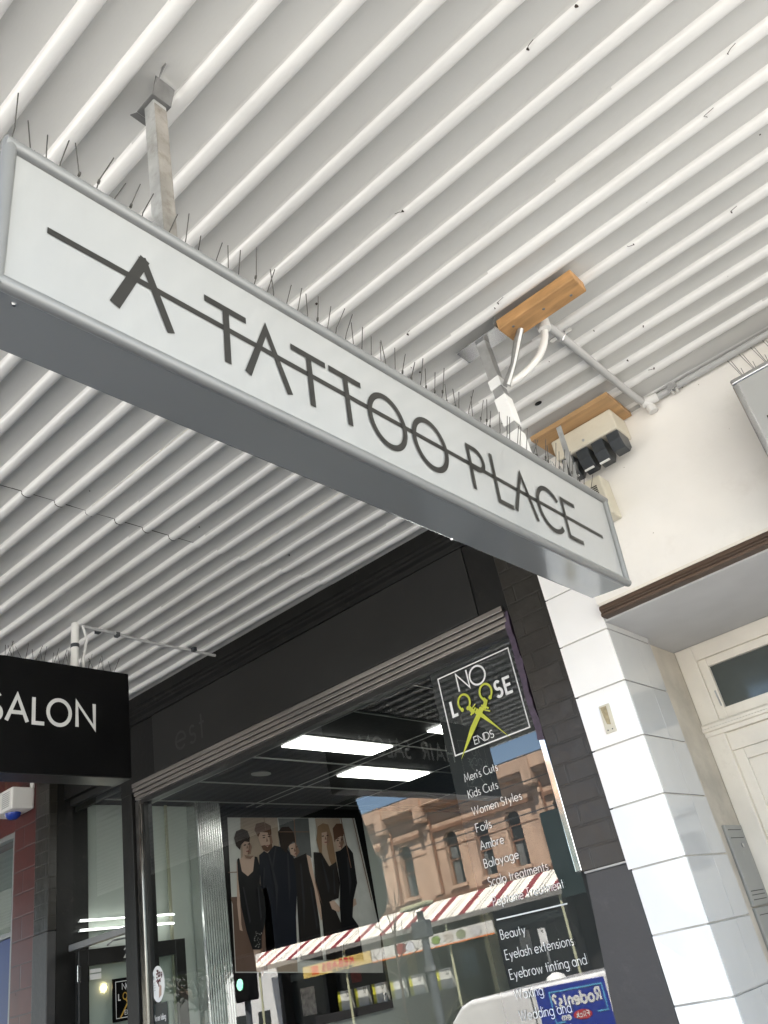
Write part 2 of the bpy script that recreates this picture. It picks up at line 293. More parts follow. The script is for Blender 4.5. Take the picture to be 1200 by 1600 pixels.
# ================================================================== AWNING over the footpath
H = 2.0; XA, XB = -15., 2.6; YS = -.80
aw = thing('street_awning', 'white ribbed metal awning ceiling over the footpath, with scuffed ribs and a lap joint', 'awning')
PITCH = .1431
def ribline(y0, y1):
    pts = [(y0, 0)]; k0 = int((y0-.443)/PITCH)-1; k = k0
    while True:
        c = .443+k*PITCH; k += 1
        if c-.03 <= y0: continue
        if c+.03 >= y1: break
        pts.append((c-.0222, 0)); pts += [(c-.0215*cos(pi*i/12), -.0215*sin(pi*i/12)**.6-.0005) for i in range(0, 13)]; pts.append((c+.0222, 0))
    pts.append((y1, 0)); return pts
def soffit(x0, x1, dz, nx, y0=YS, y1=3.34):
    pr = ribline(y0, y1); n = len(pr); vs = []; fs = []; rnd = random.Random(3)
    xs = [x0+(x1-x0)*i/nx for i in range(nx+1)]
    for x in xs:
        for (y, z) in pr: vs.append((x, y, H+dz+z+.0022*sin(x*1.7+y*2.1)+.0012*sin(x*4.3+y*13)))
    for i in range(nx): fs += [(i*n+j, i*n+j+1, (i+1)*n+j+1, (i+1)*n+j) for j in range(n-1)]
    return MB().add(vs, fs)
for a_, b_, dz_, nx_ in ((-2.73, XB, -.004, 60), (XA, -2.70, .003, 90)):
    o = soffit(a_, b_, dz_, nx_).build('soffit_sheet', M_soffit, aw, smooth=True); o.data.materials.append(M_rib_lit)
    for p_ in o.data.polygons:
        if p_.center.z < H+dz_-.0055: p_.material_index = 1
lap = MB(); pr = ribline(1.1, 2.3)
rn = random.Random(5)
for i in range(len(pr)-1):
    (ya, za), (yb, zb) = pr[i], pr[i+1]; w = .0035+.004*rn.random()
    lap.sheet([(-2.729-w, ya, H-.0062+za), (-2.7285, ya, H-.0062+za), (-2.7285, yb, H-.0062+zb), (-2.729-w*.6, yb, H-.0062+zb)])
lap.build('lap_joint', mat('lap_crack', (.03, .025, .02), .9), aw)
MB().box(XA, XB, YS-.02, 3.2, H+.03, H+.12).build('awning_roof', M_gal, aw)
MB().box(XA, XB, YS-.07, YS-.02, H-.05, H+.34).build('awning_fascia', M_white, aw, bevel=.004)
pe = MB()
for (yy, x0, x1) in ((.443+9*PITCH, -2.68, -1.75), (.443+15*PITCH, -2.7, -2.0)):
    n_ = 24
    for i in range(n_):
        xa, xb = x0+(x1-x0)*i/n_, x0+(x1-x0)*(i+1)/n_; w_ = .004+.003*random.random(); pe.sheet([(xa, yy-.0222, H-.011), (xb, yy-.0222, H-.011), (xb, yy-.0217-w_*.3, H-.011-w_), (xa, yy-.0217-w_*.3, H-.011-w_)])
pe.build('paint_peel', mat('bare_zinc', (.80, .78, .70), .3, var=.3, scale=20), aw)
# screw holes and scars in the ribs
sc_ = MB()
for i in range(36):
    x = random.uniform(-1.6, .6); k = random.randint(7, 18); y = .443+k*PITCH-.02+random.uniform(-.004, .012); 
    r = random.uniform(.0015, .0042); sc_.tube([(x, y, H-.0185), (x+random.uniform(-.004, .004), y+.001, H-.0255)], [r*1.3, r*.5], 6)
    if random.random() < .5: sc_.tube([(x, y, H-.0235), (x+random.uniform(-.02, .02), y-.01, H-.025), (x+random.uniform(-.03, .03), y-.012, H-.022)], .0011, 4)
for x in (-2.6, -1.25, .1, 1.5):
    for k in range(-4, 18, 2): sc_.tube([(x+.004*(k % 3), .443+k*PITCH+.055, H-.001), (x+.004*(k % 3), .443+k*PITCH+.055, H-.0075)], [.0048, .003], 6) if k % 4 == 0 else None
sc_.build('rust_speck', mat('rust_scar', (.035, .025, .018), .9), aw)
for (x, y) in ((-1.066, 2.80), (-1.116, 2.875)):
    MB().disc((x, y, H-.0085), (.016, 0, 0), (0, .011, 0), (0, 0, .004), 14).build('drill_hole', M_bk, aw)

# dark drop blind at the street edge
bl = thing('drop_blind', 'dark canvas drop blind hanging from the street edge of the awning, seen reflected', 'blind')
c0 = [(-15., -.78, 1.96), (-6.52, -.78, 1.96), (-6.29, -.78, 1.03), (-6.29, -.78, .86), (-6.34, -.78, .73), (-6.44, -.78, .66), (-8.1, -.78, .675), (-15, -.78, .69)]
MB().prism(c0, (0, .012, 0)).build('blind_canvas', M_canvas, bl)
MB().tube([(-15, -.774, .675), (-8.1, -.774, .662), (-6.46, -.774, .646)], .018, 8).build('bottom_rail', M_polegrey, bl)

# ================================================================== TATTOO SIGN (hanging lightbox)
th = math.atan2(.027, .352); SV = V((sin(th), 0, cos(th))); SN = V((cos(th), 0, -sin(th))); SU = V((0, 1, 0)); S0 = V((-.945, .434, 1.067)); ST = .154; SL = 2.310
def S(u, v, d=0): return S0+SU*u+SV*v+SN*d
ts = thing('hanging_lightbox', 'long white lightbox reading A TATTOO PLACE hung under the awning on two posts', 'shop sign')
def top(u): return .328+.020*u/SL
bd = MB(); bd.add([S(0, 0, -ST), S(SL, 0, -ST), S(SL, top(SL), -ST), S(0, top(0), -ST), S(0, 0, -.012), S(SL, 0, -.012), S(SL, top(SL), -.012), S(0, top(0), -.012)],
       [(0, 1, 2, 3), (4, 7, 6, 5), (0, 4, 5, 1), (1, 5, 6, 2), (2, 6, 7, 3), (3, 7, 4, 0)])
bd.build('sign_body', M_under, ts, bevel=.006)
fr = MB(); r = .0135; e = .010
fr.tube([S(-.004, e, -.008), S(SL+.004, e, -.008)], r, 14); fr.tube([S(-.004, top(0)-e+.006, -.008), S(SL+.004, top(SL)-e+.006, -.008)], r, 14)
fr.tube([S(.006, 0, -.0082), S(.006, top(0), -.0082)], r*.95, 14); fr.tube([S(SL-.006, 0, -.0082), S(SL-.006, top(SL), -.0082)], r*.95, 14)
fr.build('sign_frame', M_silver, ts, smooth=True)
MB().sheet([S(.012, .014, -.010), S(SL-.012, .014, -.010), S(SL-.012, top(SL)-.014, -.010), S(.012, top(0)-.014, -.010)]).build('sign_face', M_face, ts)
p = Pen(S(.013, 0, -.010), SU, SV, lift=.0015)
B0, CH = .0855, .142
def glyph(strokes, x, w, sx=1., wt=.017):
    for q in strokes: p.ribbon([(x+a*w, B0+b*CH) for a, b in q], wt)
A_ = [[(0, -.02), (.5, 1.04), (1, -.02)]]; T_ = [[(0, .98), (1, .98)], [(.5, .94), (.5, -.02)]]; O_ = [arc(.5, .5, .5, .53, 0, 360, 44)]
p.ribbon([(.073, .1745), (2.188, .162)], .0145)
p.ribbon([(.209, B0-.001), (.2735, .237)], .0225); p.ribbon([(.266, .237), (.333, B0-.001)], .0185)
glyph(T_, .417, .113); glyph(A_, .527, .121, wt=.018); glyph(T_, .663, .113); glyph(T_, .787, .115)
glyph(O_, .926, .137); glyph(O_, 1.103, .141)
glyph([[(0, -.02), (0, 1.0), (.45, 1.0)]+arc(.45, .76, .52, .24, 90, -90)[1:]+[(0, .52)]], 1.363, .076, wt=.016)
glyph([[(0, 1.14), (0, 0), (1, 0)]], 1.489, .077, wt=.016); glyph([[(0, -.02), (.58, 1.05), (1, -.02)]], 1.58, .128, wt=.016)
glyph([arc(.55, .5, .55, .54, 38, 318, 34)], 1.737, .142, wt=.017); glyph([[(1, .01), (0, .01), (0, 1.0), (1, 1.0)]], 1.912, .092, wt=.016)
p.build('sign_lettering', M_letter, ts)
sp = MB(); u = .012; i = 0
while u < SL-.02:
    for d in (-.045, -.11):
        bs = S(u+random.uniform(-.006, .006), top(u)+.002, d)
        ln = random.uniform(.095, .125) if d > -.08 else random.uniform(.10, .13); tl = random.uniform(.10, .42)*(1 if d > -.08 else -1.6)
        if .30 < u < .36 and random.random() < .5: continue
        sp.tube([bs, bs+SV*ln*.5+SN*ln*tl*.5, bs+SV*ln+SN*ln*tl+SU*random.uniform(-.018, .018)], .0013, 5)
        if random.random() < .35:
            q = bs+SV*ln*.45+SN*ln*tl*.45; sp.tube([q, q+V((.001, .002, .010))], .003, 5)
    if random.random() < .75:
        bs = S(u+random.uniform(.010, .02), top(u)+.002, -.05); ln = random.uniform(.045, .07); sp.tube([bs, bs+SV*ln+SN*ln*random.uniform(-.05, .08)], .0014, 5)
    u += random.uniform(.029, .042); i += 1
sp.build('bird_spikes', M_spike, ts)
MB().obox(S(.0, top(0)+.0005, -.125), SU*SL, SN*.09, SV*.002).build('spike_base', M_beige, ts)
for (u, v, d) in ((.05, .0, -.03), (1.43, 0, -.15)):
    MB().tube([S(u, .001, d), S(u, -.004, d)], [.005, .003], 8).build('rivet', M_bright, ts)
# near hanger: square tube and U bracket
hg = MB(); a = V((-.984, .816, H-.062)); b = V((-.986, .816, 1.398))
hg.obox(b+V((-.019, -.019, 0)), (.038, 0, 0), (0, .038, 0), a-b).build('hanger_post', M_galdirty, ts, bevel=.003)
bk = MB(); ya, yb = .788, .842
bk.box(-1.020, -.958, ya, yb, H-.0645, H-.061)
bk.prism([(-1.020, ya, H-.0645), (-1.0225, ya, H-.0645), (-1.048, ya, H-.046), (-1.046, ya, H-.044)], (0, yb-ya, 0))
bk.prism([(-.958, ya, H-.0645), (-.9555, ya, H-.0645), (-.937, ya, H-.018), (-.940, ya, H-.008)], (0, yb-ya, 0))
bk.prism([(-.935, ya, H-.04), (-.915, ya, H-.006), (-.90, ya, H-.006), (-.90, ya, H-.010)], (0, .003, 0))
bk.build('hanger_bracket', M_galdark, ts, bevel=.001)
b2 = V((-.986, .816, 1.398)); a2 = V((-.984, .816, H-.062)); dv = a2-b2
MB().add([b2+V((.0197, -.018, 0)), b2+V((.0197, .018, 0)), b2+dv*.97+V((.0197, .018, 0)), b2+dv*.97+V((.0197, -.018, 0))], [(0, 1, 2, 3)]).build('rust_stain', M_ruststain, ts)
# far hanger: post, plate, tape
a = V((-.985, 2.255, H-.03)); b = S(1.90, top(1.9), -.082)
MB().obox(b+V((-.02, -.02, 0)), (.04, 0, 0), (0, .04, 0), a-b).build('hanger_post', M_gal, ts, bevel=.003)
MB().box(-1.08, -.90, 2.215, 2.30, H-.036, H-.030).build('hanger_bracket', M_bright, ts, bevel=.001)
MB().obox((-.9, 2.20, H-.034), (.012, 0, .03), (0, .1, 0), (.002, 0, 0)).build('bracket_flange', M_galdirty, ts)
tp = MB()
for t0, t1 in ((.05, .30), (.36, .56), (.63, .70)):
    c = b+(a-b)*t0; g = .0225+.002*random.random()
    tp.obox(c+V((-g, -g, 0)), (2*g, 0, .004), (0, 2*g, -.006), (a-b)*(t1-t0))
tp.build('tape_wrap', M_tape, ts, bevel=.002)

# ================================================================== things fixed under the awning
t = MB().box(-.885, -.572, 2.195, 2.292, H-.052, H-.0285).build('timber_block', M_timber, bevel=.004)
t2 = MB().box(-.885, -.572, 2.195, 2.292, H-.0725, H-.0285).build('timber_block', M_timber, bevel=.004); bpy.data.objects.remove(t); t2.name = 'timber_block'
tag(t2, 'orange pine block screwed to the awning ceiling beside the far sign post', 'timber block')
for (x, y) in ((-.84, 2.225), (-.62, 2.262), (-.72, 2.24)): MB().tube([(x, y, H-.0722), (x, y, H-.0745)], [.006, .004], 10).build('screw', M_galdark, t2)
pb = MB().box(-1.215, -.826, 2.955, 3.19, H-.052, H-.0285).build('plywood_board', M_ply, bevel=.002)
tag(pb, 'orange plywood board on the awning ceiling above the white fuse box', 'board')
fb = thing('fuse_box', 'white service box with dark grey fuse holders under the plywood board', 'fuse box')
MB().box(-1.165, -.865, 3.04, 3.195, 1.845, H-.053).build('box_body', M_beige, fb, bevel=.008, seg=3)
MB().tube([(-1.02, 3.035, 1.87), (-1.02, 3.042, 1.87)], .006, 8).build('screw', M_galdirty, fb)
for k, (dx, dz) in enumerate(((0, 0), (.0, .002), (.0, -.003), (0, .012))):
    x = -1.15+k*.075
    h = MB(); h.prism([(x, 3.05, 1.843), (x, 3.05, 1.79+dz), (x, 3.075, 1.752+dz), (x, 3.12, 1.745+dz), (x, 3.16, 1.79), (x, 3.16, 1.843)], (.055, 0, 0)); h.build('fuse_holder', M_fuse, fb, bevel=.003)
    if k < 3: MB().box(x+.004, x+.05, 3.062, 3.072, 1.742+dz, 1.748+dz).build('fuse_tag', M_tape, fb)
vb = thing('vent_box', 'small white vented box on the cream wall behind the end of the lightbox', 'vent box')
MB().box(-1.11, -1.03, 3.10, 3.196, 1.53, 1.72).build('box_body', M_beige, vb, bevel=.006)
gm = MB()
for k in range(7): gm.box(-1.085, -1.055, 3.0955, 3.099, 1.62+k*.009, 1.6235+k*.009)
gm.build('grille', M_fuse, vb)
st = MB(); st.tube([(-1.075, 2.97, H-.055), (-1.078, 2.975, 1.80), (-1.09, 2.93, 1.60)], .001, 4); st = MB()
st.obox((-1.10, 2.955, 1.50), (.024, 0, 0), (0, .002, 0), (.012, .005, .445))
so = st.build('metal_strap', M_galdirty); tag(so, 'dirty perforated metal strap hanging from the plywood board', 'strap')
lg = MB()
for k in range(7):
    x = -1.19+random.uniform(0, .09); y = 2.86+random.uniform(0, .12); lg.tube([(x, y, 1.47), (x+random.uniform(-.02, .02), y+.01, 1.60), (x+random.uniform(-.03, .03), y+.02, 1.70+random.uniform(-.06, .08))], [.02, .016, .006], 7)
for k in range(26):
    x = -1.19+random.uniform(0, .11); y = 2.86+random.uniform(0, .12); lg.tube([(x, y, 1.5), (x+random.uniform(-.03, .03), y, 1.62), (x+random.uniform(-.05, .05), y+random.uniform(-.03, .03), 1.74)], .0014, 4)
lo = lg.build('bird_nest', M_galdirty, smooth=True); tag(lo, 'clump of grey straw nesting material stuffed behind the far end of the lightbox', 'nest')
# conduits
cd = thing('ceiling_conduit', 'grey conduit running across the awning ceiling from a round junction to the wall', 'conduit')
MB().tube([(-.775, 2.36, H-.035), (-.768, 2.42, H-.038), (-.766, 2.6, H-.038), (-.762, 3.02, H-.038), (-.758, 3.11, H-.042), (-.75, 3.15, H-.048)], .0155, 12).build('conduit_pipe', M_pvc, cd, smooth=True)
MB().tube([(-.778, 2.35, H-.004), (-.778, 2.35, H-.062)], [.027, .024], 16).build('junction', M_pvcw, cd, smooth=True)
for (x, y) in ((-.766, 2.465),):
    c = MB(); c.tube([(x-.019, y, H-.04), (x, y, H-.0575), (x+.019, y, H-.04)], .004, 6); c.box(x+.015, x+.045, y-.011, y+.011, H-.034, H-.030); c.box(x-.045, x-.015, y-.011, y+.011, H-.034, H-.030); c.build('saddle_clip', M_bright, cd)
MB().tube([(-.75, 3.14, H-.048), (-.735, 3.165, H-.06), (-.73, 3.17, H-.10)], .021, 12).build('elbow', M_pvcw, cd, smooth=True)
MB().tube([(-.76, 3.15, H-.05), (-.69, 3.165, H-.047)], .021, 12).build('elbow', M_pvcw, cd, smooth=True)
fx = MB(); pts = []
for i in range(61):
    s_ = i/60; pts.append(V((-.785+.012*sin(pi*s_)-.165*s_**1.5, 2.36-.10*s_, H-.055-.20*s_-.035*sin(pi*s_))))
fx.tube(pts, [.0125+.0016*(i % 2) for i in range(61)], 10)
fo = fx.build('flexible_conduit', M_pvcw, smooth=True); tag(fo, 'grey ribbed flexible conduit curving from the junction to the taped post', 'cable conduit')
br = MB().tube([(-.83, 2.26, H-.07), (-.86, 2.265, H-.11), (-.90, 2.26, H-.19), (-.945, 2.25, H-.26)], [.012, .015, .011, .015], 8).build('brace_rod', M_gal, smooth=True)
tag(br, 'bent shiny steel strut between the pine block and the taped post', 'strut')
wc = thing('wall_conduit', 'pale conduit running along the top of the cream wall with a bright saddle', 'conduit')
MB().tube([(-.70, 3.168, H-.047), (2.6, 3.168, H-.047)], .0145, 12).build('conduit_pipe', M_pvc, wc, smooth=True)
c = MB(); c.tube([(-.625, 3.150, H-.047), (-.625, 3.152, H-.064), (-.625, 3.17, H-.068), (-.625, 3.188, H-.062)], .006, 8); c.tube([(-.605, 3.150, H-.047), (-.605, 3.152, H-.064), (-.605, 3.17, H-.068), (-.605, 3.188, H-.062)], .006, 8); c.box(-.635, -.595, 3.145, 3.150, H-.062, H-.035); c.build('saddle_clip', M_bright, wc)

# ================================================================== RIGHT BUILDING: cream wall, tiled pier, porch with door
rb = thing('terrace_building', 'cream walled building with a white tiled pier and a recessed porch door', 'building')
MB().box(-1.268, 2.6, 3.20, 3.5, 1.222, 2.6).build('wall', M_cream, rb)
MB().box(-1.5, 2.6, 3.5, 12, 1.40, 4.4).build('upper_wall', M_cream, rb)
MB().box(-1.5, 2.6, 3.21, 3.5, 2.62, 4.4).build('upper_wall', M_cream, rb)
MB().prism([(-1.31, 3.0, H-.004), (2.6, 3.0, H-.004), (2.6, 3.2, H-.030), (-1.31, 3.2, H-.030)], (0, 0, .02)).build('flashing', M_soffit, rb)
md = MB(); md.sweep([(3.176, 1.158), (3.176, 1.170), (3.184, 1.176), (3.184, 1.183), (3.176, 1.188), (3.180, 1.203), (3.19, 1.208), (3.228, 1.208), (3.228, 1.158)], -1.258, 2.6)
md.build('door_head_moulding', M_brown, rb, bevel=.002)
MB().box(-1.258, 2.6, 3.188, 3.1995, 1.2085, 1.221).build('moulding_cap', M_doorpaint, rb)
MB().box(-1.49, -1.276, 3.225, 3.64, -1.55, 1.9).build('pier', M_grout, rb)
zt = [.8925+.2263*k for k in range(4, -11, -1)]
for k in range(len(zt)-1):
    z1, z0 = zt[k]-.0028, zt[k+1]+.0028
    x0 = -1.500 if z0 > .15 else -1.488
    if z0 < -1.56: continue
    a_, b_ = random.uniform(-.0016, .0016), random.uniform(-.0016, .0016)
    MB().prism([(x0, 3.214+a_, z0), (-1.268, 3.214-a_*.4, z0), (-1.268, 3.214+b_, z1), (x0, 3.214-b_*.5, z1)], (0, .011, 0)).build('pier_tile', M_tile, rb, bevel=.0018)
    if z0 < 1.16:
        z1b = min(z1, 1.150)
        MB().box(-1.276, -1.266, 3.2255, 3.483, z0, z1b).build('pier_side_tile', M_tile_shaded, rb, bevel=.0015)
        MB().box(-1.276, -1.2664, 3.4855, 3.645, z0, z1b).build('pier_side_tile', M_tile_shaded, rb, bevel=.0015)
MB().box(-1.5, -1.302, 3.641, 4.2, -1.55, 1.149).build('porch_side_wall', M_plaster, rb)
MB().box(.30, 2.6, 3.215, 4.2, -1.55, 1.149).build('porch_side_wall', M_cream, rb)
MB().box(-1.40, 2.6, 3.230, 4.6, 1.152, 1.205).build('porch_ceiling', M_porch, rb)
Dd = 4.06
f_ = MB(); f_.box(-1.30, -1.215, Dd-.03, Dd+.06, -1.55, 1.15); f_.box(-1.215, .30, Dd-.03, Dd+.06, 1.075, 1.15); f_.box(.215, .30, Dd-.03, Dd+.06, -1.55, 1.075); f_.build('door_frame', M_doorpaint, rb, bevel=.003)
f2 = MB(); f2.box(-1.214, -1.172, Dd-.018, Dd+.04, .785, 1.074); f2.box(.172, .214, Dd-.018, Dd+.04, .785, 1.074); f2.box(-1.172, .172, Dd-.018, Dd+.04, 1.034, 1.074); f2.box(-1.172, .172, Dd-.018, Dd+.04, .785, .832)
tw = f2.build('transom_window', M_doorpaint, rb, bevel=.003)
MB().box(-1.172, .172, Dd+.005, Dd+.009, .832, 1.034).build('pane', mat('dim_pane', (.07, .08, .075), .08, var=.25, scale=3), tw)
MB().prism([(-1.188, Dd-.0185, .915), (-1.182, Dd-.0185, .918), (-1.178, Dd-.0185, .842), (-1.184, Dd-.0185, .842)], (0, -.004, 0)).build('stay', M_galdirty, tw)
f3 = MB(); f3.sweep([(Dd-.055, .745), (Dd-.055, .757), (Dd-.048, .760), (Dd-.048, .772), (Dd-.035, .784), (Dd-.006, .7845), (Dd-.006, .722), (Dd-.04, .722), (Dd-.04, .742)], -1.301, .29); f3.build('transom_bar', M_doorpaint, rb, bevel=.0015)
MB().box(-1.214, .214, Dd-.012, Dd+.05, .640, .7215).build('door_head', M_doorpaint, rb, bevel=.002)
dr = MB(); dr.box(-1.214, -1.165, Dd-.004, Dd+.04, -1.55, .639); dr.box(.165, .214, Dd-.004, Dd+.04, -1.55, .639); dr.box(-1.165, .165, Dd+.008, Dd+.04, -1.55, .590); dr.box(-1.165, .165, Dd-.004, Dd+.04, .590, .639)
do = dr.build('panelled_door', M_doorpaint, rb, bevel=.003)
nb = MB().box(-1.052, -.80, Dd+.001, Dd+.008, .20, .472).build('notice', M_paper, do)
pn = Pen((-1.052, Dd+.001, .20), (1, 0, 0), (0, 0, 1)); pn.poly(rect(0, .226, .25, .246)); pn.poly(rect(.015, 0, .25, .16)); pn.ribbon([(.012, .257), (.09, .257)], .008)
for k in range(3): pn.ribbon([(.03, .216-k*.016), (.19-.03*k, .216-k*.016)], .0035)
pn.build('notice_print', M_letter, nb)
ck = MB(); rc = random.Random(8)
for x, z, n_ in ((-.36, 1.72, 12),):
    for i in range(n_):
        x2, z2 = x+rc.uniform(.002, .012), z-rc.uniform(.03, .05); ck.sheet([(x, 3.1993, z), (x+.0012, 3.1993, z), (x2+.0012, 3.1993, z2), (x2, 3.1993, z2)]); x, z = x2, z2
ck.build('crack_lines', mat('crack', (.60, .54, .44), .9), rb)
rc = random.Random(5); bm_ = MB()
for i in range(13):
    x, z = rc.uniform(-.95, .3), rc.uniform(1.25, 1.98); r_ = rc.uniform(.0015, .004); bm_.sheet([(x+r_*cos(t)*rc.uniform(.6, 1.6), 3.1992-.00002*i, z+r_*sin(t)) for t in (0, 1.2, 2.5, 3.8, 5.1)])
bm_.build('wall_speck', mat('speck', (.38, .33, .26), .9), rb)
# letterbox plates on the plaster reveal
lbx = thing('letterbox_panel', 'grey metal letterbox panel with slots and locks on the porch side wall', 'letterbox')
for k, (z0, z1) in enumerate(((.01, .33), (-.36, .005))):
    MB().box(-1.303, -1.290, 3.80, 4.015, z0, z1).build('letterbox_door', mat('grey_letterbox', (.30, .305, .29), .4, metal=.3, var=.08), lbx, bevel=.003)
    for zz in ((z1-.022, z1-.055, z0+.055, z0+.04, z0+.022) if k == 0 else (z1-.03,)): MB().box(-1.2905, -1.2885, 3.83, 3.985, zz, zz+.003).build('slot', M_bk, lbx)
    MB().tube([(-1.291, 3.93, z1-.085), (-1.284, 3.93, z1-.085)], .009, 12).build('lock', M_bright, lbx)
    pn = Pen((-1.2895, 3.90, z1-.13), (0, 1, 0), (0, 0, 1)); [pn.ribbon([(0, .006*q), (.03, .006*q)], .002) for q in range(4)]; pn.build('stamp', M_galdirty, lbx)
pl = thing('switch_plate', 'broken cream switch plate on the white tiled pier', 'switch plate')
q = [(-1.409, 3.2135, .826), (-1.362, 3.2135, .826), (-1.366, 3.2135, .712), (-1.412, 3.2135, .712)]
MB().prism(q, (0, -.007, 0)).build('plate', M_beige, pl, bevel=.002)
MB().prism([(-1.402, 3.2062, .818), (-1.376, 3.2062, .818), (-1.379, 3.2062, .742), (-1.395, 3.2062, .748), (-1.399, 3.2062, .78)], (0, -.0015, 0)).build('opening', mat('old_glue', (.40, .33, .2), .8, var=.3, scale=60), pl)
for x in (-1.399, -1.379): MB().tube([(x, 3.2062, .724), (x, 3.2045, .724)], .003, 6).build('screw', M_fuse, pl)
# white lightbox at the right on the wall
wl = thing('wall_lightbox', 'white lightbox with silver frame and spikes on the cream wall', 'shop sign')
x0, x1, z0, z1 = -.388, .95, 1.12, 1.752; yf = 3.0
MB().box(x0+.004, x1-.004, yf+.008, 3.199, z0+.004, z1-.004).build('sign_body', M_silver, wl)
f4 = MB(); f4.box(x0, x1, yf, yf+.03, z1-.025, z1); f4.box(x0, x1, yf, yf+.03, z0, z0+.025); f4.box(x0, x0+.026, yf, yf+.03, z0+.0252, z1-.0252); f4.box(x1-.026, x1, yf, yf+.03, z0+.0252, z1-.0252)
f4.build('sign_frame', M_bright, wl, bevel=.008, seg=3)
MB().box(x0+.02, x1-.02, yf+.006, yf+.009, z0+.02, z1-.02).build('sign_face', M_face, wl)
pn = Pen((-.30, yf+.0058, 1.25), (1, 0, 0), (0, 0, 1)); pn.text('E', 0.0, 0.0, .27, .2); pn.build('sign_lettering', M_letter, wl)
s_ = MB(); x = x0+.05
while x < x1:
    for dx, l in ((-.03, .12), (-.018, .11), (.002, .06)): s_.tube([(x, yf+.08, z1), (x+dx, yf+.06, z1+l)], .0011, 5)
    x += .048
s_.build('bird_spikes', M_spike, wl)

# ================================================================== HAIR SALON SHOPFRONT
GY = 3.36
sh = thing('salon_shopfront', 'black painted hair salon shopfront with a big lettered window and recessed entry', 'shopfront')
cm = MB(); cm.sweep([(3.249, 2.0), (3.249, 1.93), (3.262, 1.925), (3.262, 1.905), (3.272, 1.90), (3.272, 1.885), (3.29, 1.87), (3.29, 1.84), (3.40, 1.84), (3.40, 2.0)], -5.9, -1.52)
cm.build('cornice', M_black, sh, bevel=.002)
MB().box(-4.88, -1.52, 3.306, 3.46, 1.40, 1.8395).build('fascia_board', M_black, sh)
fp = MB().box(-4.505, -1.899, 3.296, 3.3055, 1.461, 1.838).build('fascia_panel', M_panel, sh, bevel=.002)
pn = Pen((-4.30, 3.2958, 1.50), (1, 0, 0), (0, 0, 1), lift=.0004); pn.text('est', .03, .03, .17, .09, gap=.25)
pn.build('ghost_lettering', M_ghost, fp)
hm = MB(); zz = 1.452; 
for k, (h, yo) in enumerate(((.030, 3.286), (.026, 3.292), (.027, 3.300), (.024, 3.308))):
    hm.box(-4.745, -1.76, yo, 3.40, zz-h+.004, zz); zz -= h
hm.build('window_head', M_head, sh, bevel=.003)
fw = MB(); fw.box(-4.74, -1.78, 3.335, 3.40, 1.322, 1.349)
wf = fw.build('window_frame', M_dkframe, sh)
MB().sheet([(-4.72, GY, -1.2), (-1.775, GY, -1.2), (-1.775, GY, 1.345), (-4.72, GY, 1.345)]).build('window_glass', M_glass, wf)
MB().box(-4.74, -1.76, 3.30, 3.42, -1.55, -1.2).build('stall_riser', M_black, sh)
MB().box(-4.90, -4.785, 3.31, 3.44, -1.55, 1.84).build('corner_post', M_black, sh, bevel=.004)
MB().box(-4.784, -4.722, 3.325, 3.41, -1.19, 1.36).build('corner_mullion', M_dkmetal, sh, bevel=.014, seg=3)
MB().box(-4.7218, -4.700, 3.345, 3.405, -1.19, 1.322).build('mullion_bead', M_dkframe, sh)
cs = MB(); cs.box(-1.768, -1.738, 3.302, 3.37, .262, .87)
cs.build('steel_jamb', M_chrome, sh, bevel=.003)
pu = MB(); pr_ = [(-1.768, 1.40)]
rn = random.Random(2)
pts = [(-1.770, 3.302, .80)]
Lx = [(-1.772+rn.uniform(-.004, .003), 1.42-(i*.036)) for i in range(18)]; Rx = [(-1.742+rn.uniform(-.006, .010), 1.42-(i*.036)) for i in range(17)]
pu.prism([(x, 3.3015, z) for x, z in Lx]+[(-1.738, 3.3015, .80)]+[(x, 3.3015, z) for x, z in Rx[::-1]], (0, .05, 0)); pu.build('jamb_film', M_film, sh)
MB().box(-1.7005, -1.5005, 3.232, 3.46, .2505, 1.8395).build('brick_pier', M_brick, sh, bevel=.004)
lp = MB(); lp.prism([(-1.684, 3.216, .243), (-1.490, 3.216, .243), (-1.490, 3.216, -1.55), (-1.80, 3.216, -1.55), (-1.733, 3.216, -.26)], (0, .24, 0)); lp.build('pier_base', M_render, sh, bevel=.006)
MB().box(-1.690, -1.499, 3.226, 3.46, .2435, .2505).build('pier_joint', M_grout, sh)
MB().box(-5.9, -1.5, 3.41, 12, 2.0, 4.4).build('upper_wall', M_black, sh)
MB().box(-5.9, -1.5, 3.27, 3.409, 2.13, 4.4).build('upper_wall', M_orangedk, sh)
# interior shell
MB().box(-5.80, -5.62, 3.36, 10, -1.5, 1.56).build('interior_wall', M_wallin, sh)
MB().box(-5.62, -1.5, 9.8, 10, -1.5, 1.56).build('interior_wall', M_black, sh)
MB().box(-1.737, -1.5, 3.372, 10, -1.5, 1.56).build('interior_wall', M_black, sh)
MB().box(-5.8, -1.5, 3.41, 10, -1.60, -1.5).build('interior_floor', M_floor, sh)
ce = MB().box(-5.8, -1.5, 3.40, 10, 1.572, 1.70).build('interior_ceiling', M_ceil, sh)
gd = MB()
for x in (-2.40, -2.90, -3.40, -3.885, -4.39, -4.99, -5.5): gd.box(x-.008, x+.008, 3.42, 9.8, 1.5655, 1.5715)
for y in (4.03, 5.03, 5.14, 6.14, 7.2, 8.3): gd.box(-5.61, -1.6, y-.008, y+.008, 1.5640, 1.5660)
gd.build('ceiling_grid', M_grid, ce)
MB().box(-5.619, -1.6, 3.4, 3.425, 1.50, 1.5635).build('ceiling_edge', M_black, ce)
M_lamp = emis('panel_light', (1, .98, .93), 1.6)
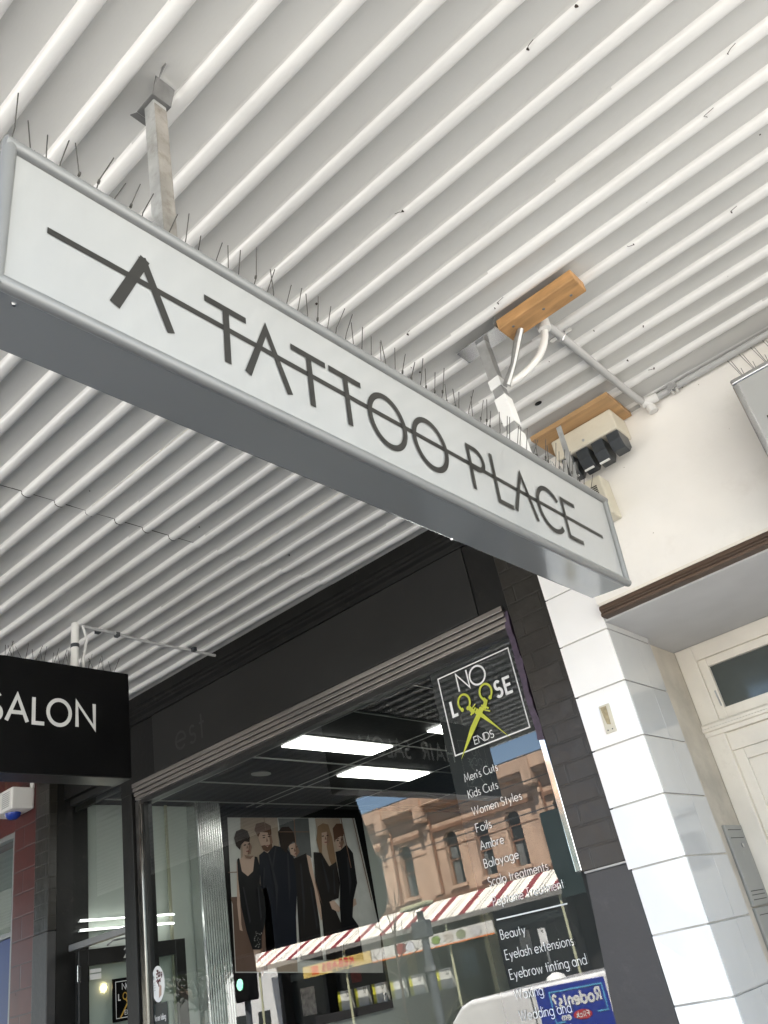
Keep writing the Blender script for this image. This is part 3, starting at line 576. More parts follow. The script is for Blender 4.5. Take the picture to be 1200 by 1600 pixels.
for i, (xa, xb, ya, yb) in enumerate(((-4.11, -3.895, 4.06, 5.00), (-4.645, -4.405, 5.17, 6.11), (-3.54, -3.385, 4.99, 5.9))):
    l = thing('ceiling_panel_light', ('long white panel light nearest the window in the dark salon ceiling', 'white panel light deeper in the dark salon ceiling above the poster end', 'white panel light at the dark backing strip, cut off by it')[i], 'ceiling light', 'lit panels in the salon ceiling')
    MB().box(xa, xb, ya, yb, 1.556, 1.5638).build('diffuser', M_lamp, l)
sk = thing('ceiling_speaker', 'round pale speaker set into the dark salon ceiling', 'speaker')
MB().disc((-4.71, 4.40, 1.558), (.05, 0, 0), (0, .09, 0), (0, 0, .006)).build('speaker_grille', M_grid, sk)
bb = MB().prism([(-2.305, 3.375, 1.33), (-1.745, 3.375, 1.33), (-1.745, 3.375, -1.2), (-2.315, 3.375, -1.2)], (0, .006, 0)).build('window_backing', M_bkfilm, sh)
# corrugated column, trims
MB().box(-5.60, -5.585, 4.165, 4.185, -1.5, 1.56).build('wall_trim', M_trimin, sh)
cc = MB(); prf = []
for k in range(11):
    y = 4.385+k*.0225; prf += [(-5.50, y), (-5.482, y+.006), (-5.482, y+.012), (-5.50, y+.018)]
vs = [(x, y, -1.5) for x, y in prf]+[(x, y, 1.562) for x, y in prf]; n = len(prf)
cc.add(vs, [(i, i+1, n+i+1, n+i) for i in range(n-1)]); cc.box(-5.61, -5.51, 4.39, 4.62, -1.5, 1.561)
co = cc.build('corrugated_column', M_corr); tag(co, 'shiny corrugated zinc column beside the poster inside the salon', 'column')
# reflected tube lines seen through the fanlight, added as glowing rods
for i, (y0, y1, z) in enumerate(((3.42, 4.185, .775), (3.42, 4.18, .715))):
    tl = thing('tube_reflection', ('upper of two reflected tube lines, built as a glowing rod on the salon side wall', 'lower of two reflected tube lines, built as a glowing rod on the salon side wall')[i], 'tube light', 'reflected tube lines on the side wall')
    MB().tube([(-5.57, y0, z+.006), (-5.57, y1, z-.010)], .0045, 8).build('tube', emis('tube_reflection_glow', (1, 1, .97), .8), tl)
    MB().box(-5.619, -5.580, y0, y1, z-.004, z+.004).build('reflection_backing', M_paper, tl)
# recessed entry: transom bar, fanlight, open door
en = MB(); en.box(-5.60, -4.90, 3.35, 3.40, .600, .640); en.build('transom_rail', M_silver, sh, bevel=.004)
MB().box(-5.80, -5.617, 3.36, 3.43, .641, 1.60).build('entry_jamb', M_dkframe, sh, bevel=.004)
MB().box(-5.80, -5.612, 3.355, 3.45, -1.55, .6).build('entry_jamb', M_render, sh, bevel=.004)
MB().box(-5.62, -4.90, 3.36, 3.43, 1.54, 1.84).build('entry_head', M_dkframe, sh)
MB().sheet([(-5.617, 3.385, .641), (-4.90, 3.385, .641), (-4.90, 3.385, 1.54), (-5.617, 3.385, 1.54)]).build('fanlight_glass', M_glass2, sh)
MB().box(-5.598, -4.9, 3.31, 3.355, 1.58, 1.84).build('entry_head', M_black, sh)
dd = thing('salon_door', 'black framed glass salon door standing open, numbered 28 with a small logo poster', 'door')
dz1 = .598; y0, y1 = 3.40, 4.262
fm = MB(); fm.box(-5.60, -5.56, y0, y0+.07, -1.5, dz1); fm.box(-5.60, -5.56, y1-.085, y1, -1.5, dz1); fm.box(-5.60, -5.56, y0+.07, y1-.085, .50, dz1); fm.box(-5.60, -5.56, y0+.07, y1-.085, -1.5, -1.3); fm.build('door_frame', M_dkframe, dd, bevel=.003)
MB().sheet([(-5.58, y0+.07, -1.3), (-5.58, y1-.085, -1.3), (-5.58, y1-.085, .50), (-5.58, y0+.07, .50)]).build('door_glass', M_glass2, dd)
pn = Pen((-5.559, 3.745, .523), (0, 1, 0), (0, 0, 1)); pn.text('28', 0, 0, .055, .16); pn.build('door_number', M_lt, dd)
pb_ = MB().box(-5.578, -5.572, 3.655, 3.90, .145, .40).build('logo_poster', M_bk, dd)
pn = Pen((-5.572, 3.655, .145), (0, 1, 0), (0, 0, 1)); pn.ribbon([(.025, .02), (.22, .02), (.22, .235), (.025, .235), (.025, .02)], .004); pn.text('NO', .075, .185, .037, .12); pn.text('L', .045, .125, .036, .2); pn.text('SE', .16, .125, .036, .2); pn.text('ENDS', .09, .035, .026, .12); pn.build('logo_lettering', M_decal, pb_)
pn = Pen((-5.5715, 3.655, .145), (0, 1, 0), (0, 0, 1)); pn.ribbon(arc(.095, .145, .016, .02, 0, 360), .006); pn.ribbon(arc(.135, .145, .016, .02, 0, 360), .006); pn.ribbon([(.10, .125), (.17, .03)], .01); pn.ribbon([(.13, .125), (.055, .02)], .01); pn.build('logo_scissors', mat('gold_print', (.55, .33, .05), .4), pb_)
MB().box(-5.578, -5.574, 3.49, 3.575, .455, .478).build('notice', M_paper, dd); MB().box(-5.578, -5.574, 3.49, 3.575, .415, .448).build('notice', M_paper, dd)
hg = MB(); hg.box(-5.558, -5.55, 3.385, 3.41, .41, .51); hg.build('hinge', M_bright, dd, bevel=.003)
MB().tube([(-5.54, 3.60, dz1+.01), (-5.50, 3.62, dz1+.03), (-5.42, 3.78, dz1+.035)], .006, 6).build('door_closer', M_gal, dd)
# wall behind the open door: small warm lights reflected in the glass
dl = thing('down_light', 'small warm down light glowing by the open salon door', 'light'); MB().disc((-5.615, 3.62, .36), (0, .014, 0), (0, 0, .016), (.006, 0, 0), 12).build('lamp', emis('warm_lamp', (1, .75, .4), 4), dl)
# stickers on the glass
sk1 = thing('window_sticker', 'round white sticker with a red flower picture on the salon window', 'sticker')
MB().disc((-4.655, GY-.0035, .275), (.062, 0, 0), (0, 0, .094), (0, .002, 0), 32).build('sticker_disc', M_paper, sk1)
fl = Pen((-4.655, GY-.004, .275), (1, 0, 0), (0, 0, 1))
for k in range(40):
    a = random.uniform(0, 6.28); rr_ = random.random()**.6*.030; x, z = .022+rr_*cos(a), .03+rr_*1.5*sin(a); s_ = random.uniform(.004, .008)
    fl.poly([(x+s_*cos(a+j*1.4), z+s_*sin(a+j*1.4)) for j in range(4)])
fl.build('flower_print', mat('flower_red', (.13, .03, .03), .5, var=.6, scale=60), sk1)
fl = Pen((-4.655, GY-.004, .275), (1, 0, 0), (0, 0, 1)); fl.poly([(.005, -.075), (.03, -.06), (.035, -.015), (.02, -.005), (.008, -.04)]); fl.build('hand_print', M_skin, sk1)
fl = Pen((-4.655, GY-.004, .275), (1, 0, 0), (0, 0, 1)); 
for k in range(4): fl.ribbon([(-.048, .01-k*.013), (-.022, .01-k*.013)], .003)
fl.poly(arc(-.036, .035, .007, .012, 0, 330)); fl.build('text_print', M_galdirty, sk1)
sk2 = thing('notice_card', 'dark notice card on the salon window about taking all precautions', 'notice')
MB().box(-4.718, -4.575, GY-.0045, GY-.0025, -.10, .176).build('card', mat('card_teal', (.012, .02, .02), .4), sk2)
pn = Pen((-4.71, GY-.0045, .09), (1, 0, 0), (0, 0, 1)); pn.text('We are taking', .003, .0, .030, .12, fit=.118); pn.text('all precautions', .003, -.055, .030, .12, fit=.120); pn.build('card_lettering', M_lt, sk2)
# big vinyl lettering
pn = Pen((0, GY-.0025, 0), (1, 0, 0), (0, 0, 1))
fx0, fx1, fz0, fz1 = -2.251, -1.822, .8885, 1.2725
pn.ribbon([(fx0, fz0), (fx1, fz0), (fx1, fz1), (fx0, fz1), (fx0, fz0)], .0062)
pn.build('logo_border', M_decal, wf); pn = Pen((0, GY-.0025, 0), (1, 0, 0), (0, 0, 1))
pn.text('N', -2.143, 1.170, .088, .10); pn.text('O', -2.068, 1.165, .090, .10)
pn.text('L', -2.210, 1.069, .072, .20); pn.text('SE', -1.946, 1.071, .072, .19, gap=.3, fit=.09); pn.text('ENDS', -2.127, .905, .034, .115, gap=.14, fit=.112); pn.build('logo_lettering', M_decal, wf)
for t_, z, fit in (("Men's Cuts", .758, .190), ('Kids Cuts', .683, .168), ('Women Styles', .606, .275), ('Foils', .532, .085), ('Ambre', .455, .130), ('Balayage', .379, .185), ('Scalp treatments', .303, .313), ('Peptame Treatment', .222, .365), ('Beauty', .091, .126), ('Eyelash extensions', .013, .338), ('Eyebrow tinting and', -.061, .374), ('Waxing', -.136, .14), ('Wedding and', -.212, .25), ('Special Packages', -.288, .34)):
    pn = Pen((0, GY-.0025, 0), (1, 0, 0), (0, 0, 1)); pn.text(t_, -2.229, z, .036, .088, gap=.22, fit=fit); pn.build('service_lettering', M_decal, wf)
pn = Pen((0, GY-.0025, 0), (1, 0, 0), (0, 0, 1)); pn.ribbon([(-2.232, .168), (-1.873, .163)], .0055); pn.build('dividing_line', M_decal, wf)
pn = Pen((0, GY-.0032, 0), (1, 0, 0), (0, 0, 1))
def ring(cx, cz, a0):
    pn.ribbon(arc(cx, cz, .034, .038, a0, a0+300, 26), .0105)
    for t_ in (0, 300):
        x, z = cx+.034*cos(rad(a0+t_)), cz+.038*sin(rad(a0+t_)); pn.poly([(x+.010*cos(rad(q)), z+.011*sin(rad(q))) for q in range(0, 360, 60)])
ring(-2.132, 1.112, -65); ring(-2.000, 1.118, -60)
for cx, cz, ux in ((-2.095, 1.053, 1), (-2.025, 1.053, -1)):
    pn.ribbon([(cx-.018*ux, cz+.030), (cx+.005*ux, cz-.008)], .020); pn.ribbon([(cx-.016, cz-.012*ux), (cx+.020, cz+.014*ux)], .009); pn.ribbon([(cx-.014, cz+.008*ux), (cx+.024, cz+.030*ux)], .006)
pn.poly([(-2.087, 1.043), (-2.069, 1.062), (-1.927, .869), (-2.0, .955)]); pn.poly([(-2.051, 1.062), (-2.033, 1.043), (-2.178, .93), (-2.221, .862), (-2.19, .91)] if False else [(-2.050, 1.062), (-2.026, 1.048), (-2.222, .860), (-2.13, .985)])
pn.build('scissor_logo', M_lime, wf)

# ---- poster of five people on the side wall
po = thing('wall_poster', 'framed poster of five people in black clothes on the salon side wall', 'poster')
PX = -5.60
def FX(u, v, x):
    c = V(((u-600)/F, (v-800)/F, 1.)); r = V((RX.x*c.x+RY.x*c.y+RZ.x, RX.y*c.x+RY.y*c.y+RZ.y, RX.z*c.x+RY.z*c.y+RZ.z)); r *= x/r.x; return (r.y, r.z)
MB().box(-5.619, PX-.002, 4.66, 6.50, -.15, 1.56).build('poster_frame', M_bk, po)
def crop(pts): return [FX(300+a/3, 1200+b/3, PX) for a, b in pts]
LAY = [0]
def blob(name, m, *polys, jit=0):
    mb = MB(); LAY[0] += 1
    for pp in polys: mb.sheet([(PX+LAY[0]*.0006, y, z) for y, z in crop(pp)]); 
    return mb.build(name, m, po)
def flat(name, col): return mat('print_'+name, col, .5, var=.10, scale=9, spec=.15)
blob('print_backdrop', flat('pale', (.52, .52, .49)), [(165, 232), (762, 235), (880, 760), (896, 960), (203, 960)])
blob('print_wall', flat('tan', (.33, .26, .20)), [(226, 233), (400, 233), (418, 520), (380, 900), (232, 900)], [(330, 560), (480, 560), (495, 955), (345, 955)])
blob('print_wall', flat('brown', (.13, .08, .06)), [(180, 605), (330, 600), (350, 900), (355, 955), (206, 955), (190, 640)])
blob('print_window', flat('grid', (.10, .105, .105)), [(402, 236), (545, 236), (560, 420), (430, 420)])
blob('print_panel', flat('tan2', (.40, .32, .25)), [(575, 236), (690, 236), (740, 470), (610, 470)])
blob('print_curtain', flat('curtain', (.55, .555, .53)), [(700, 236), (745, 236), (835, 620), (868, 760), (790, 760), (760, 520)])
hairdk = flat('hair', (.025, .016, .012)); blk = flat('black', (.009, .009, .010)); navy = flat('navy', (.010, .012, .018)); lea = flat('leather', (.017, .015, .014)); blonde = flat('blonde', (.23, .145, .085)); brn = flat('brown_hair', (.10, .05, .03)); skn = M_skin
blob('print_skin', skn, [(232, 350), (262, 340), (276, 370), (270, 405), (250, 410), (290, 420), (304, 440), (295, 520), (262, 520), (225, 500), (208, 440), (238, 415), (236, 385)], [(208, 430), (218, 520), (222, 600), (230, 735), (236, 765), (222, 760), (210, 640)], [(285, 845), (325, 845), (332, 950), (326, 958), (306, 958), (300, 950)])
blob('print_hair', hairdk, [(196, 330), (205, 297), (232, 285), (258, 295), (270, 325), (268, 348), (244, 345), (228, 362), (224, 386), (205, 366)])
blob('print_dress', blk, [(210, 430), (219, 420), (232, 485), (260, 508), (284, 485), (292, 415), (304, 418), (318, 470), (316, 540), (338, 600), (346, 700), (325, 790), (325, 852), (282, 852), (255, 770), (228, 650), (214, 520)])
blob('print_skin', skn, [(302, 300), (345, 292), (366, 318), (372, 352), (366, 382), (345, 390), (322, 368), (312, 338)])
blob('print_hair', brn, [(290, 292), (298, 262), (335, 254), (368, 272), (370, 312), (362, 326), (352, 303), (318, 302), (308, 325)], [(322, 366), (340, 362), (352, 372), (372, 345), (374, 380), (350, 394), (332, 385)])
blob('print_suit', navy, [(312, 410), (335, 390), (352, 400), (382, 364), (440, 376), (480, 428), (490, 560), (485, 700), (492, 900), (392, 900), (365, 640), (346, 562), (322, 570), (314, 470)])
blob('print_skin', skn, [(450, 362), (478, 352), (500, 395), (484, 418), (460, 405)], [(528, 405), (552, 415), (572, 520), (602, 630), (622, 702), (602, 715), (576, 612), (545, 492)])
blob('print_hair', hairdk, [(400, 300), (418, 278), (450, 276), (472, 300), (484, 350), (470, 346), (448, 370), (440, 400), (412, 372)])
blob('print_vest', lea, [(470, 425), (490, 420), (532, 400), (548, 486), (570, 565), (594, 720), (612, 900), (505, 900), (490, 650), (484, 500)])
blob('print_skin', skn, [(600, 300), (630, 292), (642, 330), (634, 366), (612, 360), (602, 335)])
blob('print_hair', blonde, [(585, 275), (610, 260), (635, 266), (654, 330), (672, 440), (655, 465), (640, 430), (628, 370), (628, 300), (604, 305), (606, 400), (622, 440), (598, 420), (580, 340)])
blob('print_jacket', lea, [(566, 395), (602, 398), (640, 462), (672, 440), (690, 540), (684, 610), (650, 622), (700, 740), (700, 900), (626, 900), (600, 650), (575, 540)])
blob('print_skin', skn, [(640, 628), (662, 622), (694, 660), (684, 678), (652, 662)], [(668, 325), (700, 315), (706, 350), (696, 384), (676, 380)], [(742, 618), (762, 612), (768, 640), (748, 655)])
blob('print_hair', brn, [(655, 285), (672, 262), (698, 262), (708, 290), (706, 322), (690, 322), (670, 335), (664, 350)])
blob('print_jumper', blk, [(668, 395), (690, 388), (720, 360), (750, 400), (770, 540), (752, 620), (748, 700), (776, 740), (800, 900), (705, 900), (688, 650), (690, 540), (680, 470)])

shd = flat('skin_shade', (.20, .12, .085)); fea = flat('feature', (.035, .02, .016)); lip = flat('lip', (.22, .07, .06)); sheen = flat('sheen', (.028, .029, .033)); pale2 = flat('white', (.45, .44, .42))
def ell(x, y, a, b, r=0): return [(x+a*cos(rad(t))*cos(rad(r))-b*sin(rad(t))*sin(rad(r)), y+a*cos(rad(t))*sin(rad(r))+b*sin(rad(t))*cos(rad(r))) for t in range(0, 360, 40)]
blob('print_shade', shd, [(262, 345), (276, 370), (270, 405), (258, 404), (264, 380)], [(356, 300), (368, 320), (374, 352), (362, 362), (358, 330)], [(484, 356), (500, 395), (486, 416), (482, 390)], [(632, 294), (644, 330), (634, 366), (626, 350)], [(698, 316), (708, 350), (696, 384), (690, 360)], [(240, 408), (262, 416), (286, 412), (270, 428), (248, 424)], [(572, 520), (602, 630), (612, 650), (590, 610)], [(316, 850), (325, 845), (332, 960), (322, 980)])
blob('print_features', fea, ell(243, 363, 7, 3, -10), ell(262, 358, 7, 3, -10), ell(332, 328, 7, 2.6, -8), ell(356, 323, 7, 2.6, -8), ell(464, 379, 6, 2.6, -18), ell(485, 372, 6, 2.6, -18), ell(609, 321, 6, 2.6, -6), ell(630, 318, 6, 2.6, -6), ell(678, 342, 6, 2.6, -8), ell(697, 338, 6, 2.6, -8),
     ell(332, 318, 9, 2, -8), ell(357, 313, 9, 2, -8), ell(678, 334, 8, 2, -8), ell(698, 330, 8, 2, -8))
blob('print_nose', shd, [(253, 362), (259, 378), (250, 380)], [(345, 326), (352, 346), (342, 348)], [(474, 376), (482, 392), (472, 394)], [(620, 320), (626, 337), (617, 338)], [(688, 340), (692, 356), (684, 357)])
blob('print_lips', lip, ell(256, 392, 9, 3, -8), ell(349, 365, 8, 2.4, -6), ell(481, 404, 7, 2.6, -15), ell(622, 350, 7, 2.6, -4), ell(689, 369, 7, 2.4, -6))
blob('print_folds', sheen, [(350, 402), (358, 404), (398, 560), (392, 700), (384, 560)], [(384, 370), (390, 372), (376, 470), (368, 470)], [(440, 400), (446, 402), (456, 560), (450, 640), (444, 520)], [(330, 470), (336, 470), (332, 560), (326, 560)], [(500, 450), (508, 450), (524, 640), (520, 760), (512, 620)], [(548, 560), (554, 560), (584, 740), (578, 760)], [(600, 430), (607, 432), (640, 560), (634, 590)], [(655, 480), (660, 478), (668, 590), (660, 596)], [(720, 420), (727, 420), (742, 540), (734, 600)], [(232, 560), (238, 560), (270, 720), (264, 730)], [(300, 560), (306, 560), (322, 700), (316, 720)])
rs_ = random.Random(9); blob('print_sequins', pale2, *[ell(rs_.uniform(286, 323), rs_.uniform(770, 848), 1.6, 1.6) for _ in range(26)])
blob('print_backdrop_lines', shd, [(402, 300), (545, 300), (545, 303), (402, 303)], [(470, 238), (474, 238), (486, 420), (482, 420)], [(690, 236), (694, 236), (742, 470), (738, 470)], [(745, 236), (749, 236), (838, 620), (834, 620)], [(330, 236), (333, 236), (340, 290), (337, 290)], [(165, 490), (205, 488), (205, 492), (165, 494)])

# ---- SALON hanging sign
ss = thing('black_salon_sign', 'black hanging sign reading HAIR SALON in pale letters', 'shop sign')
fx_, bx_ = -3.68, -3.82; sy0, sy1, sz0, sz1 = .70, 2.555, 1.160, 1.722
MB().box(bx_, fx_, sy0, sy1, sz0, sz1).build('sign_body', M_bk, ss, bevel=.006)
MB().box(bx_+.004, fx_-.004, sy0+.004, sy1-.004, sz0-.004, sz0-.0005).build('sign_underside', M_dkframe, ss)
pn = Pen((fx_, 0, 0), (0, 1, 0), (0, 0, 1)); [pn.text(c_, x_, 1.399, .127, .15, fit=w_) for c_, x_, w_ in (('S', 1.798, .058), ('A', 1.882, .103), ('L', 2.016, .055), ('O', 2.090, .118), ('N', 2.245, .097), ('H', 1.26, .085), ('A', 1.385, .103), ('I', 1.53, .01), ('R', 1.585, .07))]
pn.build('sign_lettering', M_lt, ss)
pn = Pen((fx_, .80, 1.22), (0, 1, 0), (0, 0, 1)); pn.text('NO', .08, .25, .06, .1); pn.text('L', .03, .17, .05, .18); pn.text('SE', .22, .17, .05, .18); pn.ribbon([(0, 0), (.36, 0), (.36, .36), (0, .36), (0, 0)], .006); pn.ribbon([(.1, .16), (.3, .02)], .012); pn.ribbon([(.25, .16), (.08, .0)], .012); pn.ribbon(arc(.1, .2, .03, .03, 0, 360), .008); pn.ribbon(arc(.18, .2, .03, .03, 0, 360), .008); pn.build('sign_logo', M_galdirty, ss)
MB().tube([(-3.75, 2.28, H-.005), (-3.75, 2.275, sz1)], .02, 10).build('hanger_post', M_white, ss, smooth=True)
MB().tube([(-3.75, 2.278, 1.855), (-3.75, 2.278, 1.875)], .023, 10).build('hanger_collar', M_fuse, ss)
MB().tube([(-3.71, 2.30, H-.03), (-3.72, 2.33, 1.9), (-3.73, 2.315, 1.80), (-3.75, 2.33, sz1)], .007, 8).build('sign_lead', M_pvcw, ss, smooth=True)
MB().tube([(-3.75, .95, H-.005), (-3.75, .95, sz1)], .02, 10).build('hanger_post', M_white, ss, smooth=True)
s_ = MB(); y = 1.0
while y < 2.5:
    for d in (-1, 1): s_.tube([(-3.75, y, sz1), (-3.75+d*.03, y+random.uniform(-.035, .035), sz1+.10)], .0014, 4)
    y += .05
s_.build('bird_spikes', M_spike, ss)
ca = MB().tube([(-3.71, 2.30, H-.032), (-3.71, 2.36, H-.036), (-3.72, 2.5, H-.034), (-3.735, 2.75, H-.042), (-3.75, 3.05, H-.036), (-3.76, 3.24, H-.034)], .009, 8).build('sign_cable', M_pvc, smooth=True)
tag(ca, 'grey cable clipped along the awning ceiling from the black sign to the shopfront', 'cable')
for y in (2.40, 2.52, 3.05): 
    o = MB().box(-3.738, -3.712, y-.012, y+.012, H-.05, H-.026).build('cable_clip', M_fuse, ca)

# ================================================================== LEFT NEIGHBOUR
ln = thing('neighbour_shop', 'oxblood tiled shopfront with dark piers left of the salon', 'shopfront')
MB().box(-5.78, -5.60, 3.20, 3.262, .74, 2.0).build('brick_pier', M_brick, ln, bevel=.004)
MB().box(-5.78, -5.60, 3.195, 3.262, -1.55, .739).build('pier_base', M_render, ln, bevel=.006)
MB().box(-6.130, -5.781, 3.235, 3.50, -1.55, 2.0).build('tiled_pier', M_redb, ln, bevel=.004)
MB().box(-5.780, -5.6005, 3.2625, 3.50, -1.55, 2.0).build('pier_core', M_black, ln)
MB().box(-12, -6.131, 3.24, 3.50, 1.50, 2.0).build('tiled_band', M_red, ln)
w5 = MB(); w5.box(-6.165, -6.131, 3.245, 3.30, -1.0, 1.499); w5.box(-12, -6.165, 3.245, 3.30, 1.465, 1.499); w5.box(-12, -6.165, 3.245, 3.30, .80, .83)
wn = w5.build('window_frame', M_silver, ln)
MB().sheet([(-12, 3.28, -1.0), (-6.165, 3.28, -1.0), (-6.165, 3.28, 1.465), (-12, 3.28, 1.465)]).build('window_glass', M_glass2, wn)
MB().box(-12, -6.131, 3.24, 3.5, -1.55, -1.0).build('stall_riser', M_red, ln)
MB().box(-12, -5.9, 5.5, 5.6, -1.5, 2.0).build('interior_wall', M_wallin, ln); MB().box(-12, -5.9, 3.5, 5.5, 1.9, 2.0).build('interior_ceiling', M_wallin, ln)
MB().box(-40, -5.9, 3.27, 10, 2.13, 10.5).build('upper_wall', M_red, ln)  # height made up out of view, to shade the road at the left
bp = MB().box(-9, -6.17, 3.262, 3.272, -.9, .795).build('blue_poster', mat('poster_blue', (.014, .03, .15), .35, var=.3, scale=2), wn)
gm = MB()
for k in range(90):
    x = random.uniform(-6.7, -6.18); z = -.05-random.random()**1.5*.5+.40*max(0, (x+6.5)); s_ = random.uniform(.02, .05); gm.sheet([(x+s_*cos(a), 3.2610-k*.00008, z+s_*sin(a)) for a in (0, 1.2, 2.6, 3.9, 5.2)])
gm.build('poster_greenery', mat('poster_green', (.06, .13, .07), .5, var=.5, scale=30), bp)
tl = thing('neighbour_tube_light', 'lit fluorescent tube behind the neighbour window at the left edge', 'tube light'); MB().tube([(-7.2, 3.9, 1.42), (-6.35, 3.9, 1.42)], .012, 8).build('tube', emis('tube_light_far', (1, 1, .97), 1.5), tl)
sr = thing('alarm_siren', 'white alarm siren box with a blue strobe on the oxblood pier', 'alarm')
MB().prism([(-6.36, 3.0, 1.66), (-6.03, 3.0, 1.60), (-6.03, 3.0, 1.765), (-6.36, 3.0, 1.79)], (0, .23, 0)); 
b_ = MB(); b_.box(-6.16, -5.855, 3.06, 3.234, 1.59, 1.745); b_.build('siren_body', M_white, sr, bevel=.012, seg=3)
g_ = MB()
for k in range(8): g_.box(-5.99, -5.89, 3.0575, 3.0605, 1.615+k*.014, 1.621+k*.014)
g_.build('louvre', M_galdirty, sr)
MB().tube([(-5.985, 3.14, 1.589), (-5.985, 3.14, 1.565), (-5.985, 3.14, 1.545)], [.055, .05, .025], 18).build('strobe', M_blue, sr, smooth=True)
MB().tube([(-5.87, 3.22, 1.74), (-5.87, 3.22, 1.98)], .018, 8).build('siren_conduit', M_white, sr, smooth=True)
s_ = MB()
for k in range(12): x = -6.14+k*.02; s_.tube([(x, 3.15, 1.745), (x+random.uniform(-.03, .03), 3.13, 1.84)], .0015, 4)
s_.build('bird_spikes', mat('rusty_spike', (.15, .07, .04), .7), sr)

# ================================================================== ACROSS THE STREET (seen mirrored in the salon window)
K = 1.6026; FYo = -23.28
XW = -32.6
ob = thing('apricot_building', 'two storey apricot rendered building across the street, mirrored in the window', 'building')
XL, XR = -34.5, -16.6
wx = [-20.0, -19.0, -18.02, -17.05, -15.9, -14.85, -13.29, -12.31, -11.33, -9.9, -8.9]
wz0, wz1, ww = 1.93*K, 3.20*K, .44*K
xs = sorted(x*K for x in wx)
wall = MB(); edges = []
wall.box(XW, -12.0, FYo-.6, FYo, wz1, 6.2); wall.box(XW, -12.0, FYo-.6, FYo, 1.62*K, wz0)
px_ = XW
for x in xs: wall.box(px_, x-ww/2, FYo-.6, FYo, wz0, wz1); px_ = x+ww/2
wall.box(px_, -12.0, FYo-.6, FYo, wz0, wz1); wall.box(XW, -12, FYo-12, FYo-.601, 1.62*K, 6.2)
wall.build('wall', M_orange, ob)
MB().box(XW-.1, -11.9, FYo-.5, FYo+.42, 6.36, 6.86).build('cornice', M_orange, ob, bevel=.03)
MB().box(XW-.1, -11.9, FYo-.5, FYo+.28, 6.2, 6.358).build('frieze', M_orange, ob)
MB().box(XW-.1, -11.9, FYo-.01, FYo+.12, 5.25, 5.40).build('string_course', M_orangedk, ob)
MB().box(XW-.1, -11.9, FYo-.01, FYo+.16, 1.62*K+.05, 1.75*K).build('string_course', M_orangedk, ob)
for z in (4.55, 5.62): MB().box(XW-.1, -11.9, FYo-.01, FYo+.02, z, z+.035).build('band', M_orangedk, ob)
for x in (-24.6, -22.38, -16.75, -28.4):
    MB().box(x-.17, x+.17, FYo, FYo+.14, 1.8*K, 5.6).build('pilaster', M_orange, ob, bevel=.02)
    MB().box(x-.22, x+.22, FYo, FYo+.55, 5.75, 6.9).build('bracket', M_orange, ob, bevel=.05)
    MB().tube([(x+.27, FYo+.09, 1.8*K), (x+.27, FYo+.09, 5.9)], .05, 8).build('downpipe', mat('rust_pipe', (.20, .085, .04), .7), ob)
for x in xs:
    w6 = MB(); w6.box(x-ww/2-.0, x+ww/2, FYo-.3, FYo-.27, wz0, wz1); wo = w6.build('window', M_winfar, ob)
    b = MB(); b.box(x-ww/2, x+ww/2, FYo-.27, FYo-.21, (wz0+wz1)/2-.1, (wz0+wz1)/2-.04); b.box(x-ww/2, x-ww/2+.06, FYo-.27, FYo-.22, wz0, wz1); b.box(x+ww/2-.06, x+ww/2, FYo-.27, FYo-.22, wz0, wz1); b.build('sash', M_orangedk, wo)
    MB().box(x-ww/2-.1, x+ww/2+.1, FYo-.02, FYo+.1, wz0-.13, wz0-.003).build('sill', M_orange, wo)
    hd = MB(); hd.prism([(x-ww/2, FYo-.005, wz1), (x-ww/2, FYo-.005, wz1-.2), (x-ww/2+.16, FYo-.005, wz1-.02)], (0, -.2, 0)); hd.prism([(x+ww/2, FYo-.005, wz1), (x+ww/2, FYo-.005, wz1-.2), (x+ww/2-.16, FYo-.005, wz1-.02)], (0, -.2, 0)); hd.build('arch_corner', M_orange, wo)
MB().box(XW, -12, FYo-5, FYo-.7, -1.6, 1.62*K-.01).build('dark_shop_interior', M_shopdk, ob)
for x in (-32.4, -29.6, -25.9, -23.2, -20.6, -16.9, -13): MB().box(x-.12, x+.12, FYo-.62, FYo-.02, -1.6, 1.62*K-.005).build('shop_post', M_olive if x in (-25.9, -20.6) else M_shopdk, ob)
for x0, x1 in ((-32.2, -30.2), (-29.3, -26.3), (-25.6, -23.5), (-22.9, -20.9), (-20.3, -17.2)):
    MB().box(x0, x1, FYo-.55, FYo-.5, -1.0, 1.9).build('shop_window', M_winfar, ob)
for i, x in enumerate(xs):
    cu = MB(); cu.box(x-ww/2+.08, x-ww/2+.08+ww*(.25 if i % 2 else .45), FYo-.268, FYo-.262, wz0+.05, wz0+(wz1-wz0)*(.5 if i % 3 else .85)); cu.build('curtain', mat('far_curtain_%d' % i, (.12, .125, .12), .8, var=.4, scale=12, stretch=(6, 1, .3)), ob)
dn = MB(); x = XW+.2


